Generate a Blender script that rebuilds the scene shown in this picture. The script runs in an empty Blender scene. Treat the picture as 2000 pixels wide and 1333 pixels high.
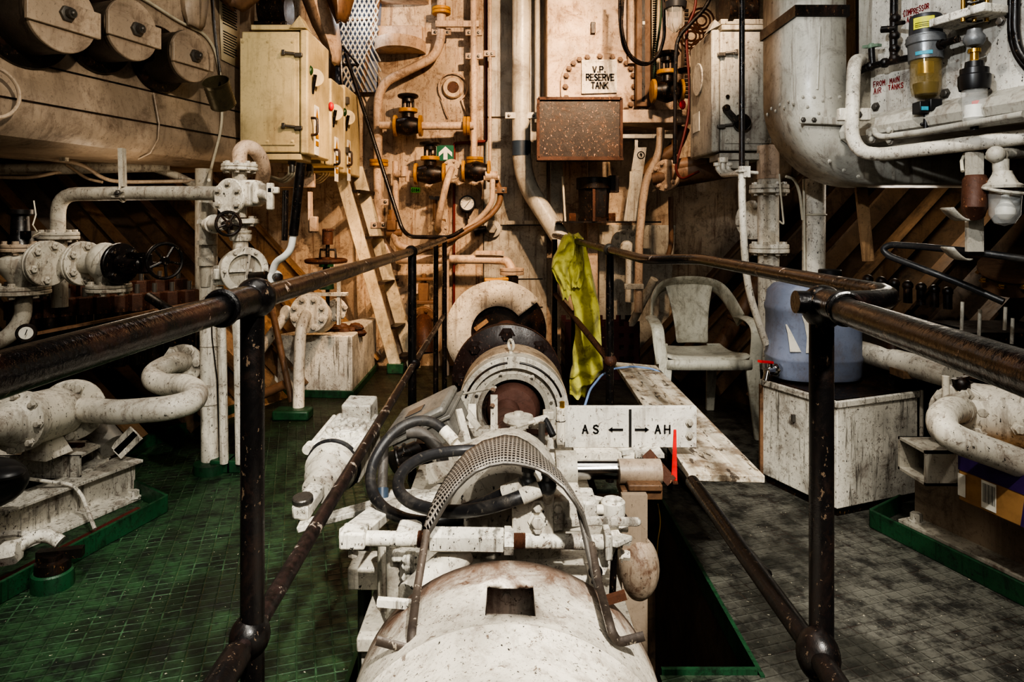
import bpy, math, random
from mathutils import Vector as V, Matrix
random.seed(7)
C = bpy.context.scene.collection
F, CX, CY, H = 1300.0, 990.0, 438.0, 1.18      # focal length, principal point (2000x1333 frame), eye height
PI = math.pi

def P(px, py, Y):
    return V(((px - CX) / F * Y, Y, H - (py - CY) / F * Y))
def pp(*t): return [P(*q) for q in t]
def G(px, py):
    Y = H * F / (py - CY); return P(px, py, Y)
DL = V((.315, 1, 0)).normalized(); NL = V((1, -.315, 0)).normalized()     # face of the big trunk on the port side
DR = V((-.315, 1, 0)).normalized(); NR = V((-1, -.315, 0)).normalized()   # face of the starboard tank
def L(px, py, n=0.):
    u = (px - CX) / F; return P(px, py, (-2.95 + n * 1.048) / (u - .315))
def R(px, py, n=0.):
    u = (px - CX) / F; return P(px, py, (2.4975 - n * 1.048) / (u + .315))

# ------------------------------------------------------------------ mesh builder
def perp(a):
    a = a.normalized(); t = V((0, 0, 1)) if abs(a.z) < .9 else V((1, 0, 0))
    x = a.cross(t).normalized(); return x, a.cross(x).normalized()
def fillet(pts, fr, k=6):
    if not fr or len(pts) < 3: return pts
    out = [pts[0]]
    for i in range(1, len(pts) - 1):
        a, b, c = pts[i-1], pts[i], pts[i+1]
        u, w = (a - b), (c - b); d = min(fr, u.length * .49, w.length * .49)
        if d < 1e-5: out.append(b); continue
        s, e = b + u.normalized() * d, b + w.normalized() * d
        for j in range(k + 1):
            t = j / k; out.append(s * (1-t)**2 + b * 2 * t * (1-t) + e * t * t)
    out.append(pts[-1]); return out
class MB:
    def __init__(s): s.v = []; s.f = []
    def add(s, vs, fs):
        o = len(s.v); s.v += [V(p) for p in vs]; s.f += [[o + i for i in f] for f in fs]; return s
    def obox(s, o, a, b, c):
        vs = [o, o+a, o+a+b, o+b, o+c, o+a+c, o+a+b+c, o+b+c]
        fs = [[3,2,1,0],[4,5,6,7],[0,1,5,4],[1,2,6,5],[2,3,7,6],[3,0,4,7]]
        if a.cross(b).dot(c) < 0: fs = [f[::-1] for f in fs]
        return s.add(vs, fs)
    def box(s, c, sz, rz=0, M=None):
        m = M if M is not None else Matrix.Rotation(rz, 3, 'Z')
        a, b, d = m @ V((sz[0],0,0)), m @ V((0,sz[1],0)), m @ V((0,0,sz[2]))
        return s.obox(V(c) - (a+b+d)/2, a, b, d)
    def bar(s, a, b, w, h, up=None):
        a, b = V(a), V(b); d = (b-a); x = d.normalized()
        u = V(up) if up is not None else V((0,0,1))
        y = u.cross(x)
        if y.length < 1e-4: y = V((1,0,0))
        y.normalize(); z = x.cross(y).normalized()
        return s.obox(a - y*w/2 - z*h/2, d, y*w, z*h)
    def lathe(s, c, ax, prof, n=24, ph=0):
        c = V(c); a = V(ax).normalized(); x, y = perp(a); vs, fs, rows = [], [], []
        for t, r in prof:
            if r < 1e-6: rows.append([len(vs)]); vs.append(c + a*t)
            else:
                rows.append(list(range(len(vs), len(vs)+n)))
                for i in range(n):
                    q = 2*PI*i/n + ph; vs.append(c + a*t + (x*math.cos(q) + y*math.sin(q))*r)
        for A, B in zip(rows, rows[1:]):
            if len(A) == 1 and len(B) == 1: continue
            for i in range(n):
                j = (i+1) % n
                if len(A) == 1: fs.append([A[0], B[j], B[i]])
                elif len(B) == 1: fs.append([A[i], A[j], B[0]])
                else: fs.append([A[i], A[j], B[j], B[i]])
        return s.add(vs, fs)
    def cyl(s, a, b, r, r2=None, n=20, cap=True):
        a, b = V(a), V(b); l = (b-a).length; r2 = r if r2 is None else r2
        pr = [(0, r), (l, r2)]
        if cap: pr = [(0, 0)] + pr + [(l, 0)]
        return s.lathe(a, b-a, pr, n)
    def disc(s, c, ax, r, th, n=32, bev=.003):
        b = min(bev, th*.3)
        return s.lathe(c, ax, [(0,0),(0,r-b),(b,r),(th-b,r),(th,r-b),(th,0)], n)
    def ring(s, c, ax, ro, ri, th, n=40, b=.003):
        return s.lathe(c, ax, [(0,ri),(0,ro-b),(b,ro),(th-b,ro),(th,ro-b),(th,ri),(0,ri)], n)
    def hexn(s, c, ax, r, h):
        return s.lathe(c, ax, [(0,0),(0,r),(h*.85,r),(h,r*.85),(h,0)], 6)
    def tube(s, pts, r, n=12, fr=0., closed=False, cap=True, flat=1., up=None):
        pts = [V(p) for p in pts]
        nn = len(pts); rr = r if isinstance(r, (list, tuple)) else None
        if fr: pts = fillet(pts, fr)
        m = len(pts); vs, fs = [], []; x = None
        for i, p in enumerate(pts):
            if closed: t = pts[(i+1) % m] - pts[i-1]
            else: t = pts[min(i+1, m-1)] - pts[max(i-1, 0)]
            t = t.normalized() if t.length > 1e-9 else V((0,0,1))
            if x is None:
                x = perp(t)[0] if up is None else V(up)
            x = (x - t * x.dot(t));
            x = x.normalized() if x.length > 1e-6 else perp(t)[0]
            y = t.cross(x)
            if rr: q = i*(len(rr)-1)/max(1, m-1); k = int(min(q, len(rr)-2)); ra = rr[k] + (rr[k+1]-rr[k])*(q-k)
            else: ra = r
            for j in range(n):
                a = 2*PI*j/n; vs.append(p + x*math.cos(a)*ra + y*math.sin(a)*ra*flat)
        for i in range(m if closed else m-1):
            k = (i+1) % m
            for j in range(n):
                l = (j+1) % n; fs.append([i*n+j, i*n+l, k*n+l, k*n+j])
        if cap and not closed:
            fs.append(list(range(n))[::-1]); fs.append([(m-1)*n+j for j in range(n)])
        return s.add(vs, fs)
    def torus(s, c, ax, Rr, r, n=32, m=8, a0=0, a1=2*PI):
        x, y = perp(V(ax)); full = abs(a1-a0-2*PI) < 1e-6
        k = n if full else n+1
        pts = [V(c) + (x*math.cos(a0+(a1-a0)*i/n) + y*math.sin(a0+(a1-a0)*i/n))*Rr for i in range(k)]
        return s.tube(pts, r, m, closed=full)
    def ball(s, c, r, n=20, sz=(1,1,1)):
        o = len(s.v); k = n//2
        s.lathe((0,0,0), (0,0,1), [(-r*math.cos(PI*i/k), r*math.sin(PI*i/k) if 0 < i < k else 0) for i in range(k+1)], n)
        for i in range(o, len(s.v)):
            p = s.v[i]; s.v[i] = V(c) + V((p.x*sz[0], p.y*sz[1], p.z*sz[2]))
        return s
    def prism(s, poly, vec):
        poly = [V(p) for p in poly]; vec = V(vec); n = len(poly)
        nrm = V((0,0,0))
        for i in range(n): nrm += poly[i].cross(poly[(i+1) % n])
        if nrm.dot(vec) > 0: poly = poly[::-1]
        vs = poly + [p + vec for p in poly]
        fs = [list(range(n)), [n+i for i in range(n)][::-1]] + [[(i+1) % n, i, n+i, n+(i+1) % n] for i in range(n)]
        return s.add(vs, fs)
    def sheet(s, g, closed=False):
        w = len(g[0]); vs = [p for r in g for p in r]; fs = []
        for i in range(len(g)-1):
            for j in range(w if closed else w-1):
                k = (j+1) % w; fs.append([i*w+j, i*w+k, (i+1)*w+k, (i+1)*w+j])
        return s.add(vs, fs)
    def mesh(s, name, org, ang=38):
        me = bpy.data.meshes.new(name); me.from_pydata([tuple(p - org) for p in s.v], [], s.f); me.update()
        me.polygons.foreach_set('use_smooth', [True]*len(me.polygons))
        try: me.set_sharp_from_angle(angle=math.radians(ang))
        except Exception: pass
        return me
ORG = {}
def _fin(o, mat, bev, solid, sub):
    if mat: o.data.materials.append(mat)
    if solid:
        m = o.modifiers.new('s', 'SOLIDIFY'); m.thickness = solid; m.offset = 0
    if sub:
        m = o.modifiers.new('u', 'SUBSURF'); m.levels = sub; m.render_levels = sub
    if bev:
        m = o.modifiers.new('b', 'BEVEL'); m.width = bev; m.segments = 2; m.limit_method = 'ANGLE'; m.angle_limit = .7
    C.objects.link(o)
def tag(o, label, cat, group=None, kind=None):
    if label: o['label'] = label
    if cat: o['category'] = cat
    if group: o['group'] = group
    if kind: o['kind'] = kind
    return o
def thing(name, label, cat, loc, group=None):
    o = bpy.data.objects.new(name, None); o.location = V(loc); o.empty_display_size = .05
    C.objects.link(o); ORG[o.name] = V(loc); return tag(o, label, cat, group)
def part(name, mb, mat, parent, label=None, bev=0, solid=0, sub=0, ang=38):
    org = ORG[parent.name]; o = bpy.data.objects.new(name, mb.mesh(name, org, ang)); o.parent = parent
    ORG[o.name] = org; _fin(o, mat, bev, solid, sub)
    if label: o['label'] = label
    return o
def mk(name, mb, mat, label, cat, group=None, bev=0, solid=0, sub=0, kind=None, ang=38):
    xs, ys, zs = [p.x for p in mb.v], [p.y for p in mb.v], [p.z for p in mb.v]
    org = V(((min(xs)+max(xs))/2, (min(ys)+max(ys))/2, min(zs)))
    o = bpy.data.objects.new(name, mb.mesh(name, org, ang)); o.location = org; ORG[o.name] = org
    _fin(o, mat, bev, solid, sub); return tag(o, label, cat, group, kind)
def struct(name, mb, mat, bev=0, solid=0):
    o = bpy.data.objects.new(name, mb.mesh(name, V((0,0,0)))); ORG[o.name] = V((0,0,0)); _fin(o, mat, bev, solid, 0)
    o['kind'] = 'structure'; return o
_bm = {}
def bolts(parent, c, ax, Rr, n, r=.008, h=.008, mat=None, ph=0., name='bolt'):
    a = V(ax).normalized(); x, y = perp(a); key = (round(r,4), round(h,4), tuple(round(q,3) for q in a), mat.name, name)
    if key not in _bm:
        m = MB().lathe((0,0,0), a, [(0,0),(0,r*1.5),(h*.2,r*1.5),(h*.2,r),(h*.9,r),(h,r*.85),(h,0)], 6)
        _bm[key] = m.mesh(name, V((0,0,0))); _bm[key].materials.append(mat)
    for i in range(n):
        q = 2*PI*i/n + ph
        bolt_at(parent, V(c) + (x*math.cos(q) + y*math.sin(q))*Rr, key)
def bolt_at(parent, p, key):
    o = bpy.data.objects.new(key[4], _bm[key]); o.parent = parent; o.location = V(p) - ORG[parent.name]
    ORG[o.name] = ORG[parent.name]; C.objects.link(o)
def bolt_list(parent, pts, ax, r, h, mat, name='bolt'):
    a = V(ax).normalized(); key = (round(r,4), round(h,4), tuple(round(q,3) for q in a), mat.name, name)
    if key not in _bm:
        _bm[key] = MB().lathe((0,0,0), a, [(0,0),(0,r*1.5),(h*.2,r*1.5),(h*.2,r),(h*.9,r),(h,r*.85),(h,0)], 6).mesh(name, V((0,0,0)))
        _bm[key].materials.append(mat)
    for p in pts: bolt_at(parent, p, key)
def flange(parent, c, ax, r, th, mat, nb=8, br=None, bm=None, double=False, ph=.2, both=False):
    c = V(c); a = V(ax).normalized(); m = MB().disc(c, a, r, th)
    if double: m.disc(c + a*(th*1.08), a, r*.985, th)
    f = part('flange', m, mat, parent); T = th*2.08 if double else th
    br = br or r*.13
    if nb:
        bolts(f, c + a*T, a, r*.76, nb, br, br*1.1, bm or mat, ph)
        if both: bolts(f, c, -a, r*.76, nb, br, br*1.1, bm or mat, -ph)
    return f
def handwheel(parent, c, ax, r, mat, t=.006, spokes=4):
    m = MB().torus(c, ax, r, t, 28, 8); x, y = perp(V(ax)); c = V(c)
    for i in range(spokes):
        q = 2*PI*i/spokes + .4; m.tube([c, c + (x*math.cos(q) + y*math.sin(q))*r], t*.75, 6)
    m.cyl(c - V(ax).normalized()*t*1.6, c + V(ax).normalized()*t*1.6, t*2.2, n=12)
    return part('handwheel', m, mat, parent)

# ------------------------------------------------------------------ stroke lettering
ST = {'A':'0,0 .5,1 1,0|.2,.36 .8,.36','B':'0,0 0,1 .7,1 .9,.8 .7,.55 0,.55|.7,.55 1,.3 .75,0 0,0','C':'.95,.8 .6,1 .2,.9 0,.5 .2,.1 .6,0 .95,.2','E':'1,1 0,1 0,0 1,0|0,.52 .8,.52',
 'F':'1,1 0,1 0,0|0,.52 .75,.52','G':'.95,.85 .5,1 .1,.8 0,.5 .1,.15 .5,0 .95,.15 .95,.48 .6,.48','H':'0,0 0,1|1,0 1,1|0,.5 1,.5','I':'.5,0 .5,1','K':'0,0 0,1|.95,1 0,.45|.25,.6 1,0','M':'0,0 0,1 .5,.4 1,1 1,0',
 'N':'0,0 0,1 1,0 1,1','O':'.5,1 .1,.8 0,.5 .1,.2 .5,0 .9,.2 1,.5 .9,.8 .5,1','P':'0,0 0,1 .75,1 1,.75 .75,.48 0,.48','R':'0,0 0,1 .75,1 1,.76 .75,.52 0,.52|.45,.52 1,0','S':'.95,.85 .6,1 .15,.92 .05,.7 .3,.55 .75,.45 .95,.25 .75,.03 .35,0 .02,.15',
 'T':'0,1 1,1|.5,1 .5,0','V':'0,1 .5,0 1,1','U':'0,1 0,.25 .3,0 .7,0 1,.25 1,1','L':'0,1 0,0 .9,0','D':'0,0 0,1 .6,1 1,.7 1,.3 .6,0 0,0','W':'0,1 .25,0 .5,.7 .75,0 1,1','Y':'0,1 .5,.5 1,1|.5,.5 .5,0','J':'.8,1 .8,.2 .5,0 .15,.1 0,.3',
 '1':'.25,.8 .5,1 .5,0','2':'.05,.8 .4,1 .9,.85 .8,.55 0,0 1,0','4':'.75,0 .75,1 0,.3 1,.3','6':'.85,.95 .4,.8 .05,.35 .3,0 .75,.05 .95,.3 .7,.55 .1,.4','8':'.5,.55 .1,.75 .5,1 .9,.75 .5,.55 .05,.25 .5,0 .95,.25 .5,.55','9':'.95,.65 .6,.45 .15,.6 .2,.9 .6,1 .95,.8 .95,.5 .7,0','.':'.4,0 .5,.06','-':'.1,.5 .9,.5'}
def letters(m, text, o, x, up, h, th, w=.62, gap=.3, jit=0.):
    o = V(o); x = V(x).normalized(); up = V(up).normalized(); n = x.cross(up); cx = 0
    for ch in text:
        if ch == ' ': cx += h*w*.8; continue
        a = 1 + random.uniform(-jit, jit); dy = random.uniform(-jit, jit)*h*.5
        cw = h*w*(.25 if ch in 'I.' else 1)
        for st in ST[ch].split('|'):
            pts = [tuple(map(float, q.split(','))) for q in st.split()]
            if ch == 'I': pts = [(.5, y) for _, y in pts]
            q3 = [o + x*(cx + p*cw) + up*(q*h*a + dy) for p, q in pts]
            for A, B in zip(q3, q3[1:]):
                d = (B-A).normalized(); s = n.cross(d)*th/2; e = d*th*.35
                m.add([A-e-s, B+e-s, B+e+s, A-e+s], [[0,1,2,3]])
        cx += cw + h*gap
    return cx
# ------------------------------------------------------------------ materials
def srgb(r, g, b):
    f = lambda c: (c/255/12.92 if c <= 10 else ((c/255+.055)/1.055)**2.4)
    return (f(r), f(g), f(b), 1)
class NT:
    def __init__(s, name):
        s.m = bpy.data.materials.new(name); s.m.use_nodes = True; s.t = s.m.node_tree; s.t.nodes.clear()
        s.out = s.n('ShaderNodeOutputMaterial'); s.b = s.n('ShaderNodeBsdfPrincipled'); s.l(s.b.outputs[0], s.out.inputs[0])
        s.tc = s.n('ShaderNodeTexCoord')
    def n(s, k, **kw):
        x = s.t.nodes.new(k)
        for a, b in kw.items(): setattr(x, a, b)
        return x
    def l(s, a, b): s.t.links.new(a, b)
    def set(s, sock, v):
        if hasattr(v, 'is_linked') or hasattr(v, 'links'): s.l(v, sock)
        else: sock.default_value = v
    def mapping(s, sc, src=None):
        m = s.n('ShaderNodeMapping'); m.inputs['Scale'].default_value = sc; s.l(src or s.tc.outputs['Object'], m.inputs[0]); return m.outputs[0]
    def noise(s, sc, det=4, ro=.55, vec=None, dist=0.):
        x = s.n('ShaderNodeTexNoise'); x.inputs['Scale'].default_value = sc; x.inputs['Detail'].default_value = det
        x.inputs['Roughness'].default_value = ro; x.inputs['Distortion'].default_value = dist
        s.l(vec or s.tc.outputs['Object'], x.inputs['Vector']); return x.outputs[0]
    def ramp(s, fac, a, b, va=0., vb=1.):
        x = s.n('ShaderNodeMapRange'); x.interpolation_type = 'SMOOTHSTEP'
        for i, q in enumerate((a, b, va, vb)): x.inputs[i+1].default_value = q
        s.l(fac, x.inputs[0]); return x.outputs[0]
    def math(s, op, a, b=0.):
        x = s.n('ShaderNodeMath', operation=op); s.set(x.inputs[0], a); s.set(x.inputs[1], b); return x.outputs[0]
    def mix(s, fac, a, b):
        x = s.n('ShaderNodeMix', data_type='RGBA'); s.set(x.inputs[0], fac); s.set(x.inputs[6], a); s.set(x.inputs[7], b); return x.outputs[2]
    def bump(s, h, st=.3, d=.01, prev=None):
        x = s.n('ShaderNodeBump'); x.inputs['Strength'].default_value = st; x.inputs['Distance'].default_value = d
        s.l(h, x.inputs['Height'])
        if prev: s.l(prev, x.inputs['Normal'])
        return x.outputs[0]
BLK = srgb(24, 19, 16); BRN = srgb(70, 44, 28); RST = srgb(110, 58, 30)
def paint(name, base, dirt=BRN, amt=.6, streak=.45, sdirt=None, chips=.5, chipc=BLK, rough=.5, metal=0., bump=.35, sc=1., spec=.4, yrust=None):
    t = NT(name)
    n1 = t.noise(2.2*sc, 3); n2 = t.noise(6*sc, 8, .78, None, .6); n3 = t.noise(1, 5, .7, t.mapping((30*sc, 30*sc, 2.6*sc))); n4 = t.noise(1, 4, .7, t.mapping((95*sc, 95*sc, 50*sc))); n5 = t.noise(34*sc, 5, .85, None, .8)
    c = t.mix(t.ramp(n1, .38, .62), base, tuple(x*.62 for x in base[:3]) + (1,))
    c = t.mix(t.math('MULTIPLY', t.ramp(n2, .49, .68), amt), c, dirt)
    c = t.mix(t.math('MULTIPLY', t.ramp(n3, .51, .66), streak), c, sdirt or dirt)
    n6 = t.noise(15*sc, 7, .8, None, 1.2)
    c = t.mix(t.math('MULTIPLY', t.ramp(n6, .5, .64), .35*min(1, amt*1.6)), c, tuple(x*.35 for x in base[:3]) + (1,))
    sm = t.math('MULTIPLY', t.ramp(n5, .565, .64), chips*.8)
    c = t.mix(sm, c, dirt)
    ch = t.math('MULTIPLY', t.ramp(n4, .625, .65), min(1, chips*1.1))
    c = t.mix(ch, c, chipc)
    if yrust:
        s = t.n('ShaderNodeSeparateXYZ'); t.l(t.tc.outputs['Object'], s.inputs[0]); yy = t.math('ADD', s.outputs[1], t.math('MULTIPLY', t.math('SUBTRACT', n2, .5), .3))
        c = t.mix(t.math('MULTIPLY', t.ramp(yy, *yrust), .85), c, srgb(96, 66, 48))
    t.l(c, t.b.inputs['Base Color'])
    r = t.ramp(n2, .3, .75, rough-.12, min(1, rough+.25)); t.l(r, t.b.inputs['Roughness'])
    t.b.inputs['Metallic'].default_value = metal; t.b.inputs['Specular IOR Level'].default_value = spec
    h = t.math('ADD', t.math('MULTIPLY', n2, .7), t.math('MULTIPLY', ch, -.5))
    t.l(t.bump(t.math('ADD', h, t.math('MULTIPLY', n4, .3)), bump, .006), t.b.inputs['Normal'])
    return t.m
def plain(name, col, rough=.5, metal=0., emit=0., trans=0., alpha=1., ior=1.45):
    t = NT(name); b = t.b
    n = t.noise(14, 5, .65); t.l(t.mix(t.ramp(n, .4, .7), col, tuple(x*.72 for x in col[:3]) + (1,)), b.inputs['Base Color'])
    b.inputs['Roughness'].default_value = rough; b.inputs['Metallic'].default_value = metal
    b.inputs['Transmission Weight'].default_value = trans; b.inputs['Alpha'].default_value = alpha; b.inputs['IOR'].default_value = ior
    if emit: b.inputs['Emission Color'].default_value = col; b.inputs['Emission Strength'].default_value = emit
    return t.m
M = {}
M['white'] = paint('dirty_white_paint', srgb(226, 219, 204), amt=.6, streak=.4, chips=.85)
M['white2'] = paint('chipped_white_paint', srgb(226, 221, 208), amt=.65, streak=.75, chips=1., sdirt=srgb(40, 33, 27), sc=1.4)
M['drum'] = paint('brushed_white_paint', srgb(222, 214, 199), amt=.5, streak=.3, chips=1., sc=2., yrust=(.10,.2))
M['cream'] = paint('cream_cabinet_paint', srgb(214, 196, 152), amt=.28, streak=.18, chips=.25, rough=.42, bump=.12)
M['beige'] = paint('beige_bulkhead_paint', srgb(204, 182, 156), amt=.75, streak=.6, chips=.7, sdirt=srgb(96, 58, 34))
M['pink'] = paint('pinkish_pipe_paint', srgb(208, 182, 158), amt=.65, streak=.35, chips=.6)
M['tan'] = paint('tan_trunk_paint', srgb(176, 158, 138), dirt=srgb(74, 56, 44), amt=.55, streak=.25, chips=.4, rough=.4)
M['greyw'] = paint('grey_white_paint', srgb(190, 184, 170), amt=.6, streak=.5, chips=.6)
M['panel'] = paint('panel_white_paint', srgb(214, 210, 200), amt=.5, streak=.3, chips=.9, sc=1.2)
M['duct'] = paint('duct_grey_paint', srgb(196, 192, 180), amt=.4, streak=.45, chips=.3, rough=.35, bump=.15)
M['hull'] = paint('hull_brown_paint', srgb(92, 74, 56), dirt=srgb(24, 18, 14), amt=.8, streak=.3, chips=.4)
M['hullo'] = paint('hull_ochre_paint', srgb(160, 128, 94), dirt=srgb(66, 42, 26), amt=.75, streak=.5, chips=.5)  # ochre tone paints lamplight onto the low hull; also colours small tan parts
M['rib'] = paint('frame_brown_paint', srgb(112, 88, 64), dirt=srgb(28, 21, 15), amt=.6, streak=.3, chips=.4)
M['green'] = paint('green_deck_paint', srgb(38, 82, 54), dirt=srgb(16, 24, 18), amt=.8, streak=.5, chips=.8, rough=.4, sc=1.5)
M['red'] = paint('red_lead_paint', srgb(92, 32, 28), amt=.6, streak=.3, chips=.5)
M['redp'] = plain('bright_red_paint', srgb(214, 40, 40), .4)
M['maroon'] = plain('maroon_plastic', srgb(62, 26, 28), .5)
M['dredp'] = paint('dark_red_pipe_paint', srgb(110, 34, 30), amt=.5, chips=.4)
M['black'] = paint('black_paint', srgb(22, 20, 20), dirt=srgb(48, 32, 24), amt=.6, streak=.1, chips=.4, chipc=srgb(130, 110, 90), rough=.3, bump=.3)
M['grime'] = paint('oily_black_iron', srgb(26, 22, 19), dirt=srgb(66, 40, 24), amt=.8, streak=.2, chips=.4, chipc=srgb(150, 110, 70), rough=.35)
M['rust'] = paint('rusty_steel', srgb(82, 50, 34), dirt=srgb(28, 17, 12), amt=.9, streak=.2, chips=.6, chipc=srgb(170, 120, 84), rough=.6, bump=.7)
M['rustbox'] = paint('rust_mottled_steel', srgb(38, 28, 23), dirt=srgb(104, 74, 56), amt=.3, streak=.0, chips=1., chipc=srgb(214, 166, 130), rough=.4, bump=.6, sc=.9)
M['copper'] = paint('copper_brown_shaft', srgb(116, 84, 74), dirt=srgb(46, 30, 26), amt=.7, streak=.1, chips=.3, rough=.4, metal=.2)
M['brownpipe'] = paint('brown_stained_paint', srgb(124, 94, 70), dirt=srgb(52, 33, 21), amt=.8, streak=.3, chips=.4)
M['cast'] = paint('cast_grey_aluminium', srgb(150, 147, 140), dirt=srgb(70, 62, 54), amt=.5, streak=.1, chips=.5, rough=.45, metal=.3)
M['steel'] = paint('worn_steel', srgb(120, 116, 110), dirt=srgb(46, 36, 30), amt=.5, streak=.1, chips=.3, rough=.35, metal=.7)
M['chrome'] = plain('chrome_rod', srgb(190, 188, 186), .14, 1.)
M['brass'] = plain('brass', srgb(190, 150, 70), .3, .9)
M['yellow'] = paint('ochre_yellow_paint', srgb(196, 142, 48), amt=.6, streak=.1, chips=.5)
M['rubber'] = paint('black_rubber', srgb(40, 40, 42), dirt=srgb(92, 86, 78), amt=.4, streak=.05, chips=.3, chipc=srgb(120, 112, 100), rough=.38, bump=.1)
M['grhose'] = paint('grey_dusty_hose', srgb(84, 80, 76), dirt=srgb(150, 142, 130), amt=.5, streak=.05, chips=.3, rough=.5)
M['darkplastic'] = plain('dark_grey_plastic', srgb(54, 55, 58), .4)
M['blackplastic'] = plain('black_plastic', srgb(26, 25, 26), .35)
M['greymetal'] = paint('grey_regulator_metal', srgb(118, 120, 122), dirt=srgb(50, 48, 46), amt=.4, streak=.1, chips=.2, rough=.35, metal=.4, bump=.1)
M['amber'] = plain('amber_clear_bowl', srgb(150, 128, 76), .1, 0, 0, 0, .4)
M['glass'] = plain('clear_glass', srgb(225, 225, 220), .05, 0, 0, 0, .28)
M['labely'] = plain('yellow_label', srgb(216, 214, 50), .5)
M['labelb'] = plain('blue_label', srgb(58, 148, 170), .5)
M['paper'] = paint('aged_paper', srgb(226, 208, 172), amt=.3, streak=.15, chips=.1, bump=.05)
M['ink'] = plain('black_ink', srgb(24, 22, 20), .6)
M['redink'] = plain('red_marker_ink', srgb(132, 30, 34), .6)
M['signg'] = plain('sign_green', srgb(20, 96, 70), .4)
M['signw'] = plain('sign_white', srgb(240, 236, 224), .4)
M['tagg'] = plain('lime_tag', srgb(96, 190, 40), .5, 0, .1)
M['plastic'] = paint('grubby_white_plastic', srgb(206, 204, 190), dirt=srgb(104, 92, 72), amt=.6, streak=.4, chips=.35, rough=.38, bump=.08)
M['jug'] = paint('blue_grey_plastic', srgb(142, 152, 176), dirt=srgb(104, 92, 84), amt=.5, streak=.3, chips=.25, chipc=srgb(84, 60, 44), rough=.38, bump=.06)
M['wood'] = None
M['ladder'] = paint('pale_ladder_paint', srgb(226, 212, 182), amt=.4, streak=.3, chips=.5)
M['darkrust'] = paint('dark_brown_flange', srgb(50, 35, 31), dirt=srgb(22, 16, 15), amt=.8, streak=.2, chips=.5, chipc=srgb(150, 110, 90), rough=.35)
M['strap'] = paint('dark_strap_steel', srgb(84, 74, 66), dirt=srgb(34, 26, 22), amt=.7, streak=.1, chips=.5, chipc=srgb(180, 168, 150), rough=.45, metal=.3)
M['drumbody'] = paint('brown_grey_drum', srgb(74, 64, 54), dirt=srgb(30, 24, 20), amt=.6, streak=.2, chips=.3, rough=.35)
M['stain'] = paint('rust_stained_white', srgb(178, 160, 140), dirt=srgb(84, 56, 40), amt=1., streak=.6, chips=.8, sc=1.6)
M['can'] = paint('tarnished_tin', srgb(96, 88, 66), dirt=srgb(40, 34, 24), amt=.6, streak=.2, chips=.3, rough=.35, metal=.5)
M['cable'] = plain('white_cable', srgb(196, 188, 168), .5)
M['bluecab'] = plain('pale_blue_cable', srgb(132, 160, 206), .4)
M['greencab'] = plain('green_cable', srgb(46, 74, 54), .5)
M['redcab'] = plain('red_cable', srgb(92, 32, 28), .5)
M['dial'] = plain('dial_white', srgb(216, 212, 200), .4)
M['cardboard'] = plain('brown_cardboard', srgb(168, 128, 82), .8)
M['purple'] = plain('purple_print', srgb(58, 36, 96), .6)
M['bluetape'] = plain('blue_grey_band', srgb(52, 66, 82), .45)
M['bag'] = plain('dark_bin_bag', srgb(40, 40, 42), .4)
M['pear'] = plain('pale_plastic_knob', srgb(206, 198, 160), .4)
M['gknob'] = plain('green_knob', srgb(40, 70, 36), .25)
M['white_solid'] = plain('soft_white', srgb(232, 230, 222), .5)

def worn_rail():
    t = NT('worn_black_rail'); n = t.noise(5, 8, .7); n2 = t.noise(30, 6, .7); n3 = t.noise(1, 6, .7, t.mapping((9, 9, 9))); n4 = t.noise(70, 3, .6)
    c = t.mix(t.ramp(n3, .48, .64), srgb(11, 10, 11), srgb(40, 25, 21))
    c = t.mix(t.math('MULTIPLY', t.ramp(n2, .62, .66), .7), c, srgb(170, 150, 134))
    t.l(c, t.b.inputs['Base Color']); t.l(t.ramp(n, .3, .7, .1, .34), t.b.inputs['Roughness']); t.b.inputs['Specular IOR Level'].default_value = .6
    t.l(t.bump(t.math('ADD', n2, t.math('MULTIPLY', n4, .5)), .45, .004), t.b.inputs['Normal']); return t.m
M['rail'] = worn_rail()
def peel_rail():
    t = NT('peeling_rail'); n2 = t.noise(16, 8, .72); n4 = t.noise(60, 4, .7)
    c = t.mix(t.ramp(n4, .4, .6), srgb(22, 18, 18), srgb(46, 34, 33)); c = t.mix(t.ramp(n2, .57, .63), c, srgb(178, 164, 150))
    t.l(c, t.b.inputs['Base Color']); t.b.inputs['Roughness'].default_value = .4
    t.l(t.bump(n2, .5, .006), t.b.inputs['Normal']); return t.m
M['peel'] = peel_rail()
def plankmat():
    t = NT('worn_plank'); v = t.mapping((40, 2.2, 40)); n = t.noise(1, 8, .7, v, .4); n2 = t.noise(7, 8, .75); n3 = t.noise(1, 4, .7, t.mapping((30, 9, 30)))
    c = t.mix(t.ramp(n, .35, .65), srgb(214, 206, 190), srgb(176, 162, 140)); c = t.mix(t.math('MULTIPLY', t.ramp(n2, .46, .62), .8), c, srgb(96, 76, 58))
    c = t.mix(t.math('MULTIPLY', t.ramp(n3, .56, .63), .85), c, srgb(50, 38, 30))
    t.l(c, t.b.inputs['Base Color']); t.b.inputs['Roughness'].default_value = .75; t.l(t.bump(n, .3, .004), t.b.inputs['Normal']); return t.m
M['wood'] = plankmat()
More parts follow.
